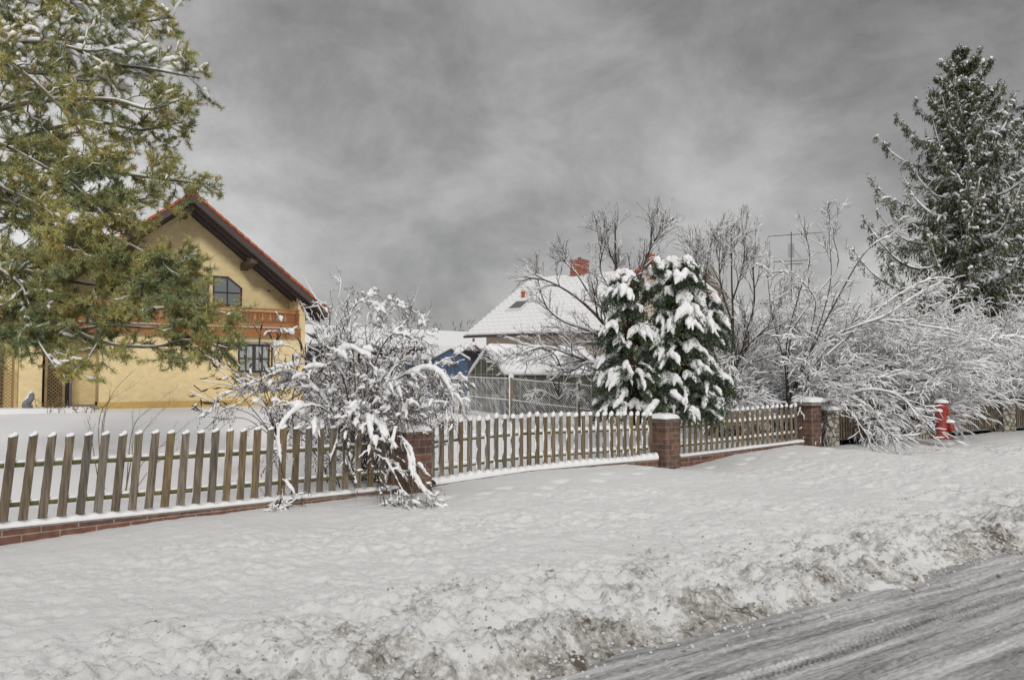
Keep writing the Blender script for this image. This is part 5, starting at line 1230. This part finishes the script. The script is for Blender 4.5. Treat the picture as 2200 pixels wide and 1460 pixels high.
# ---- snow laden conifer (two leaders)
def thuja():
    rng = np.random.default_rng(31); base = gbase(1455, 17.9)
    rt = thing('snowy_conifer', 'dense dark green conifer draped in heavy snow lumps behind the second brick pillar', 'tree', tuple(base))
    s_ = 17.8/FPX
    def axis(px, py): q = P(px, py, 17.8); return q
    # leaders: (top px, top y, bottom px, bottom y, profile [(f,radius px)])
    Ld = [((1462, 575), (1455, 905), [(0, 12), (.08, 34), (.3, 50), (.5, 68), (.7, 82), (.9, 88), (1, 84)], 125),
          ((1343, 605), (1362, 905), [(0, 12), (.12, 28), (.4, 42), (.65, 62), (.85, 78), (1, 70)], 88),
          ((1408, 580), (1432, 800), [(0, 6), (.2, 14), (.6, 30), (1, 44)], 20),
          ((1522, 650), (1505, 880), [(0, 10), (.2, 20), (.6, 42), (1, 52)], 40)]
    mb = MB(); fr = []; sn = []
    leafC = []; leafD = []; inner = []
    ms = MB()
    for (tp, bt, prof, cnt) in Ld:
        a = axis(*tp); b = axis(*bt); fx = [p[0] for p in prof]; fr_ = [p[1]*s_ for p in prof]
        mb.tubes(np.array([[b-[0, 0, .2], (a+b)/2, a]])-base, np.array([[.06, .04, .015]]), 7)
        for k in range(int(cnt*1.15)):
            f = (rng.uniform(0, 1))**.85; th = rng.uniform(0, 2*np.pi)
            rad = np.interp(f, fx, fr_)*rng.uniform(.60, 1.12)*(1+.16*math.sin(f*23+tp[0]))
            c = a+(b-a)*max(f-.06, 0); out_ = np.array([math.cos(th), math.sin(th), 0])
            rise = .16+.12*rng.uniform(); K = 9; s = np.linspace(0, 1, K)
            curl = .25*rng.normal()
            side = np.array([-out_[1], out_[0], 0])
            # arm rises then bows over under the snow
            p = c[None] + out_[None]*(rad*s)[:, None] + side[None]*(curl*rad*s**2)[:, None]; p[:, 2] += rise*np.sin(s*np.pi*.72) - .30*rad*s**2.2*1.1 - .04
            sc_ = rng.uniform(.75, 1.25)
            # 3-5 drooping fingers at the end of the arm
            nf = rng.integers(3, 6)
            for q in range(nf):
                t = rng.uniform(.45, .98); i0 = t*(K-1); i = min(int(i0), K-2); o_ = p[i]*(1-(i0-i))+p[i+1]*(i0-i)
                aa = th+rng.normal()*.75; d2 = np.array([math.cos(aa), math.sin(aa), .12]); ln = rng.uniform(.16, .34)*sc_*(.6 if f < .15 else 1)
                s2 = np.linspace(0, 1, 7); fp = o_[None]+d2[None]*(ln*s2)[:, None]; fp[:, 2] -= ln*.95*s2**2; fp += rng.normal(size=fp.shape)*.006
                rr_ = rng.uniform(.042, .088)*sc_; prof_r = np.array([.8, 1.05, 1.1, 1.0, .85, .6, .18])*rr_*(.9+.25*rng.uniform(size=7))
                if rng.uniform() < .66: ms.tubes((fp+[0, 0, rr_*.75])[None]-base, prof_r[None], 8)
                for _ in range(70):
                    j = rng.integers(0, 7); leafC.append(fp[j]+rng.normal(size=3)*[.045, .045, .02]-[0, 0, .0+rng.uniform(0, .14)]); leafD.append(d2+np.array([0, 0, -.9]))
            if rng.uniform() < .75: ms.tubes((p[3:]+[0, 0, .045])[None]-base, (np.linspace(.035, .05, K-3)*sc_)[None], 7)
            for _ in range(60):
                j = rng.integers(1, K); leafC.append(p[j]+rng.normal(size=3)*.05-[0, 0, .03]); leafD.append(out_+np.array([0, 0, rng.uniform(-.9, .9)]))
            for _ in range(22):
                j = rng.integers(0, K//2); inner.append(p[j]+rng.normal(size=3)*.08)
        # top cap
        for q in range(7):
            c = a+rng.normal(size=3)*[.07, .07, .06]; ms.tubes(np.array([[c+[0, 0, -.1], c+[0, 0, -.03], c+[0, 0, .04], c+[0, 0, .10]]])-base, np.array([[.04, .075, .07, .02]]), 8)
    mb.build('trunk', M['bark'], rt, True)
    ml = MB(); add_leaves(ml, np.array(leafC)-base, .075, .013, rng, np.array(leafD), 0, spread=.7); ml.build('foliage', M['thuja'], rt)
    mi_ = MB(); add_leaves(mi_, np.array(inner)-base, .07, .016, rng); mi_.build('inner_foliage', M['thuja_brown'], rt)
    o = ms.build('snow', M['snow'], rt, True)
    soften(o, .018, .06, .07, 3)
thuja()

# ---- apple tree behind the conifer
def apple():
    rng = np.random.default_rng(41); base = gbase(1375, 22.5)
    Y = 22.5
    limbs = [([(1375,890,Y),(1365,800,Y),(1340,700,Y),(1325,620,Y),(1322,540,Y),(1322,478,Y)], .07),
             ([(1370,840,Y),(1355,720,Y-.4),(1370,600,Y-.6),(1395,540,Y-.8),(1403,465,Y-1)], .05),
             ([(1355,720,Y-.4),(1380,580,Y-1),(1410,510,Y-1.2),(1428,478,Y-1.3)], .035),
             ([(1365,800,Y),(1300,700,Y-.5),(1240,640,Y-1),(1180,605,Y-1.3),(1130,595,Y-1.5)], .05),
             ([(1365,800,Y),(1280,720,Y+.5),(1210,690,Y+.8),(1170,650,Y+1),(1150,575,Y+1)], .045),
             ([(1340,700,Y),(1280,650,Y-.2),(1240,590,Y-.4),(1210,560,Y-.5)], .035),
             ([(1325,640,Y),(1290,580,Y+.3),(1300,520,Y+.5),(1290,500,Y+.5)], .03),
             ([(1365,790,Y-.2),(1310,800,Y-1),(1260,775,Y-1.4),(1200,785,Y-1.7)], .05),
             ([(1310,800,Y-1),(1265,780,Y-1.6),(1215,800,Y-1.8),(1190,760,Y-2),(1140,745,Y-2.2),(1095,770,Y-2.3)], .03),
             ([(1260,775,Y-1.4),(1220,760,Y-2),(1170,745,Y-2.2),(1120,760,Y-2.3),(1068,782,Y-2.4)], .025),
             ([(1355,740,Y),(1290,740,Y+.6),(1240,730,Y+1),(1190,700,Y+1.3)], .035)]
    shrub('apple_tree', 'spreading bare fruit tree with light snow on its twigs beside the beige house', 'tree', base, limbs, None,
          [(12, (.6, 1.5), .6, .22, .02, 9, .008, .15), (7, (.3, .8), .6, .2, .0, 6, .0055, .12), (2, (.12, .34), .65, .15, .0, 4, .0045, .2)], .025, rng, 'twig', snowlv=[(.020, .85), (.013, .65), (.009, .5)], snowstem=.028, wig=.07)
    base = gbase(1165, 23.5)
    limbs = [([(1200,850,23),(1200,790,23),(1180,760,23),(1150,770,22.8)], .025), ([(1200,850,23),(1185,800,23),(1205,770,23),(1230,765,23)], .025),
             ([(1200,850,23),(1215,820,23),(1235,790,22.6),(1255,800,22.4)], .02), ([(1200,860,23),(1160,840,22.6),(1130,860,22.4)], .02), ([(1200,860,23),(1225,840,22.6),(1250,850,22.4)], .02)]
    shrub('small_fruit_tree', 'small drooping twiggy bush crusted with snow beside the greenhouse wall', 'shrub', gbase(1200, 23), limbs, None,
          [(9, (.2, .6), .8, .0, .3, 7, .007, .25), (5, (.1, .3), .8, .0, .2, 5, .005, .2)], .025, rng, 'twig', snowlv=[(.026, .95), (.02, .85)], snowstem=.03)
apple()
def right_tree():
    rng = np.random.default_rng(42); base = gbase(1555, 21.5); Y = 21.5
    limbs = [([(1555,880,Y),(1570,800,Y),(1575,700,Y),(1572,600,Y),(1572,495,Y)], .05), ([(1560,830,Y),(1600,740,Y),(1620,650,Y),(1618,570,Y),(1628,530,Y)], .04),
             ([(1555,850,Y),(1530,740,Y),(1515,640,Y),(1520,560,Y),(1532,505,Y)], .04), ([(1560,820,Y),(1610,740,Y-.4),(1650,700,Y-.7),(1680,650,Y-.9)], .035),
             ([(1575,700,Y),(1550,620,Y),(1545,560,Y),(1548,530,Y)], .03), ([(1572,650,Y),(1592,590,Y),(1600,540,Y),(1595,515,Y)], .025), ([(1555,860,Y),(1530,780,Y-.3),(1500,700,Y-.5)], .03),
             ([(1555,860,Y),(1590,790,Y-.3),(1640,770,Y-.5),(1670,740,Y-.5)], .03), ([(1515,640,Y),(1500,590,Y),(1493,540,Y)], .02)]
    shrub('bare_tree', 'upright bare young tree just right of the snowy conifer', 'tree', base, limbs, None,
          [(13, (.7, 1.6), .5, .35, .0, 9, .008, .12), (7, (.3, .85), .5, .22, .0, 6, .0055, .12), (2, (.1, .3), .6, .1, .0, 4, .0045, .2)], .03, rng, 'twig', snowlv=[(.026, .95), (.018, .8), (.012, .6)], snowstem=.028, wig=.07)
right_tree()
def hedge():
    rng = np.random.default_rng(43)
    specs = [  # px, Y, n, lenr, spread, lean, droop, label
        (1680, 22.4, 46, (2.0, 4.2), .95, (.05, 0, 0), .20, 'twiggy snow covered shrub directly behind the slab topped brick pillar'),
        (1765, 24.2, 44, (3.6, 5.4), .85, (.25, 0, 0), .16, 'tall snow covered shrub with upright bare shoots left of the big spruce'),
        (1850, 23.2, 84, (3.0, 4.9), 1.25, (.30, 0, 0), .36, 'arching white shrub pouring down over the lath fence left of the hydrant'),
        (1985, 24.2, 90, (3.0, 4.7), 1.3, (.15, 0, 0), .36, 'dense mound of snow lined branches directly behind the hydrant'),
        (2120, 25.0, 90, (3.2, 5.2), 1.25, (.0, 0, 0), .34, 'arching snowy shrub above the stone pillar at the far right'),
        (2260, 25.8, 80, (3.6, 5.4), 1.2, (-.1, 0, 0), .34, 'tall snowy shrub mass cut by the right edge of the photo'),
        (1860, 28.0, 60, (3.4, 5.6), .9, (.1, 0, 0), .16, 'tall twiggy snowy shrub far behind the arching ones under the spruce'),
        (1640, 28.5, 54, (3.2, 5.0), .9, (0, 0, 0), .14, 'hazy twiggy shrub well behind the bare young tree'),
        (2080, 29.0, 60, (3.8, 5.8), 1.0, (0, 0, 0), .2, 'tall snowy shrub directly beneath the big spruce'),
        (1730, 24.5, 60, (2.6, 4.6), .8, (0, 0, 0), .2, 'finely branched white shrub between the slab topped pillar and the aerial'),
        (1590, 22.0, 40, (1.4, 3.0), 1.3, (0, 0, 0), .28, 'low tangled snowy shrub between the conifer and the slab topped pillar'),
        (1800, 22.6, 50, (1.6, 3.2), 1.5, (.25, 0, 0), .40, 'low bristling thicket hanging over the first stone pillar')]
    for i, (px, Y, n, lr, sp, lean, dr, lab) in enumerate(specs):
        b = gbase(px, Y); st = fan(b, int(n*1.55), lr, sp, lean, dr, 15, rng, .013, .5, wig=.08)
        shrub('arching_shrub', lab, 'shrub', b, None, st, [(14, (.5, 1.7), .34, .06, .22, 9, .0055, .12), (5, (.25, .7), .42, .02, .2, 6, .0045, .2)], .034, rng, 'twig', 'snow laden shrubs behind the lath fences', snowlv=[(.025, 1.0), (.019, .95)], snowstem=.024, wig=.08)
    Y = 20.6
    limbs = [([(1690,870,Y),(1720,800,Y),(1760,740,Y),(1830,705,Y-.3),(1900,680,Y-.5),(1960,640,Y-.6),(2010,610,Y-.7)], 0.0300),
             ([(1700,860,Y),(1740,760,Y+.3),(1800,640,Y+.3),(1860,540,Y+.2),(1915,505,Y+.1),(1950,488,Y)], 0.0300),
             ([(1700,860,Y),(1760,780,Y),(1850,700,Y),(1920,640,Y),(2000,600,Y),(2050,600,Y)], 0.0240),
             ([(1690,860,Y),(1700,720,Y),(1750,640,Y),(1800,570,Y),(1790,500,Y),(1812,440,Y)], 0.0210),
             ([(1690,860,Y),(1690,740,Y),(1720,620,Y),(1740,560,Y),(1730,500,Y),(1728,465,Y)], 0.0180),
             ([(1700,860,Y),(1760,700,Y),(1785,600,Y),(1782,520,Y),(1780,450,Y)], 0.0180),
             ([(1700,860,Y),(1680,760,Y),(1660,680,Y),(1650,600,Y),(1655,560,Y)], 0.0180),
             ([(1700,860,Y),(1740,720,Y),(1750,640,Y),(1700,590,Y-.2),(1650,585,Y-.3)], 0.0180),
             ([(1740,870,Y),(1850,800,Y-1),(1950,800,Y-1.6),(2010,800,Y-1),(2060,830,Y-1.2),(2100,880,Y-1.4)], 0.0210),
             ([(1740,880,Y),(1850,840,Y-1.2),(1930,850,Y-1.8),(1975,900,Y-2.2),(2000,925,Y-2.4)], 0.0150),
             ([(1740,880,Y),(1800,850,Y-1.),(1860,870,Y-1.8),(1900,920,Y-2.2),(1930,945,Y-2.3)], 0.0132),
             ([(1740,880,Y),(1790,860,Y-1.),(1830,890,Y-1.7),(1860,930,Y-2.1)], 0.0120),
             ([(1700,860,Y),(1800,720,Y),(1900,690,Y-.4),(1980,700,Y-.6),(2060,712,Y-.8)], 0.0210)]
    shrub('large_lilac', 'big multi stemmed shrub with thick snow lined limbs sweeping right past the spruce', 'shrub', gbase(1695, Y), limbs, None,
          [(10, (.5, 1.3), .5, .12, .05, 9, .008, .3), (5, (.2, .6), .6, .1, .08, 6, .006, .2)], .035, rng, 'twig', snowlv=[(.020, .85), (.015, .75)], snowstem=.030, wig=.09)
hedge()

# ---- spruces
def spruce(px, ptop, Y, wpx, label, seed, top_y=97, whorls=24):
    rng = np.random.default_rng(seed); base = gbase(px, Y); top = P(px, top_y, Y)[2]; H = top-base[2]; Wm = wpx*Y/FPX
    rt = thing('spruce_tree', label, 'tree', tuple(base), 0, 'tall spruces beyond the shrubs')
    mb = MB(); mb.tubes(np.array([[(0, 0, -.2), (0, 0, H*.5), (0, 0, H)]]), np.array([[.26, .14, .01]]), 8); mb.build('trunk', M['bark'], rt, True)
    Ps = []
    K = 12; s = np.linspace(0, 1, K)
    def arm(z, ln, th, f):
        out_ = np.array([math.cos(th), math.sin(th), 0]); p = out_[None]*(ln*s)[:, None]
        sag = .10+.45*f; lift = (.48*(1-f)+.08)
        p[:, 2] = z + ln*(lift*s*.5 - sag*np.sin(s*np.pi*.8)*.8 + (lift*.55+.12)*s**3.5)
        Ps.append(p+np.cumsum(rng.normal(size=p.shape), 0)*.015)
    fx = [0, .045, .09, .13, .22, .31, .45, .60, .75, 1.0]; wx = [0, .07, .15, .22, .33, .46, .54, .68, .84, 1.0]
    for w in range(whorls):
        f = .02+.98*((w+.15)/whorls)**1.08; z = H*(1-f); nb = 5 if f < .12 else 7
        for k in range(nb):
            arm(z+rng.uniform(-.08, .08), Wm*np.interp(f, fx, wx)*rng.uniform(.62, 1.18)+.06, 2*np.pi*(k+rng.uniform(-.3, .3))/nb+w*1.3, f)
        for k in range(5 if f > .1 else 0):
            arm(z-H*.5/whorls+rng.uniform(-.1, .1), Wm*np.interp(f, fx, wx)*rng.uniform(.30, .60), rng.uniform(0, 6.28), f)
    Ps = np.array(Ps); LEN = np.linalg.norm(Ps[:, -1]-Ps[:, 0], axis=1)
    Rr = np.linspace(1, .25, K)[None]*np.maximum(.02, LEN*.011)[:, None]
    mb = MB(); mb.tubes(Ps, Rr, 5)
    A = sprout(Ps, Rr, 15, (.30, .95), .75, -.02, .32, 7, rng, t0=.06, t1=1.0, rmin=.008, rk=.5, wig=.10, lenfall=.75, flat=.75)
    sc_ = np.clip(np.repeat(LEN, 15)/2.2, .22, 1.15)[:, None, None]; A = (A[0][:, :1]+(A[0]-A[0][:, :1])*sc_, A[1])
    mb.tubes(A[0], A[1], 3); mb.build('branches', M['bark'], rt, True)
    # hanging curtains of needles
    C = []; D = []
    for arr, per in ((A[0], 34), (Ps, 110)):
        n = len(arr)*per; ip = np.repeat(np.arange(len(arr)), per); Kk = arr.shape[1]; t = rng.uniform(.03, .999, n)*(Kk-1); k = np.minimum(t.astype(int), Kk-2); ff = (t-k)[:, None]
        c = arr[ip, k]*(1-ff)+arr[ip, k+1]*ff; T = arr[ip, k+1]-arr[ip, k]; T /= np.linalg.norm(T, axis=1, keepdims=True)+1e-9
        C.append(c); D.append(T*.55)
    C = np.concatenate(C); D = np.concatenate(D); n = len(C)
    hang = rng.uniform(size=n)**1.6; C = C - np.stack([0*hang, 0*hang, hang*.42*np.clip((H-C[:, 2])/H*1.6, .25, 1)], -1) + rng.normal(size=(n, 3))*.035
    D = D*(1-hang[:, None]); D[:, 2] -= hang*1.1
    ml = MB(); add_leaves(ml, C, .17, .022, rng, D, 0, spread=.35); ml.build('needles', M['spruce'], rt)
    ms = MB(); snowtubes(ms, Ps[:, 3:], Rr[:, 3:], .065, rng, 5, .95, .3, var=.9)
    snowtubes(ms, A[0]+[0, 0, .03], A[1], .070, rng, 4, 1.0, .3, var=.9)
    sc2 = C[rng.uniform(size=n) < .42]; sp2 = MB(); add_leaves(sp2, sc2+[0, 0, .03], .12, .02, rng, None, .3); sp2.build('frost', M['snow_thin'], rt); ms.build('snow', M['snow'], rt, True)
spruce(2083, 97, 35, 345, 'tall snow dusted spruce with its tip in full view at the right', 51, 97, 19)
spruce(2290, 60, 37, 250, 'second spruce mostly outside the right edge of the photo', 52, 60, 19)

# ---- bare trees on the skyline far behind
def skyline():
    rng = np.random.default_rng(61)
    for i, (px, py, Y, lab) in enumerate(((870, 697, 95, 'faint bare treetop on the skyline just right of the snowy bush'), (935, 703, 110, 'tiny bare treetop above the middle of the long roof'), (985, 706, 115, 'tiny bare treetop above the long roof close to the beige house'))):
        b = np.array([*PP(px, Y), .4]); top = P(px, py, Y)[2]
        st = fan(b+[0, 0, 1.5], 14, (top-2.3, top-1.4), .35, (0, 0, 0), .0, 8, rng, .05, .2)
        shrub('bare_tree', lab, 'tree', b, None, st, [(8, (.8, 1.8), .5, .2, 0, 5, .03, .3)], .01, rng, snowlv=[(.02, .3)], snowstem=.03)
skyline()

# ---- clods of dirty snow thrown up by the plough
def clods():
    rng = np.random.default_rng(71); mb = MB(); u = []
    bpy_ico = [(0,0,1),(.89,0,.45),(.28,.85,.45),(-.72,.53,.45),(-.72,-.53,.45),(.28,-.85,.45),(.72,.53,-.45),(-.28,.85,-.45),(-.89,0,-.45),(-.28,-.85,-.45),(.72,-.53,-.45),(0,0,-1)]
    fc = [(0,1,2),(0,2,3),(0,3,4),(0,4,5),(0,5,1),(1,6,2),(2,7,3),(3,8,4),(4,9,5),(5,10,1),(6,7,2),(7,8,3),(8,9,4),(9,10,5),(10,6,1),(11,7,6),(11,8,7),(11,9,8),(11,10,9),(11,6,10)]
    V0 = np.array(bpy_ico)
    N_ = 3600
    xs_ = rng.uniform(-6, 16, N_); ds = rng.normal(.16, .22, N_)
    far = rng.uniform(size=N_) < .35; ds[far] = rng.uniform(.3, 2.6, far.sum())
    for x, d in zip(xs_, ds):
        p = RP0+RD*x+RN*(d+.05); r = rng.uniform(.006, .019)*(1.7 if rng.uniform() < .12 else 1)*(1 if d < .6 else .7)
        z = max(float(vz(p[0], p[1])), ROADZ)
        V = V0*(1+rng.uniform(-.22, .22, (12, 1)))*r*[1, 1, .75]; mb.add(V+[p[0], p[1], z+r*.25], fc)
    tag(mb.build('snow_clods', M['clod'], None, True), 'scattered small lumps of dirty snow along the road edge', 'snow clods', kind='stuff')
clods()
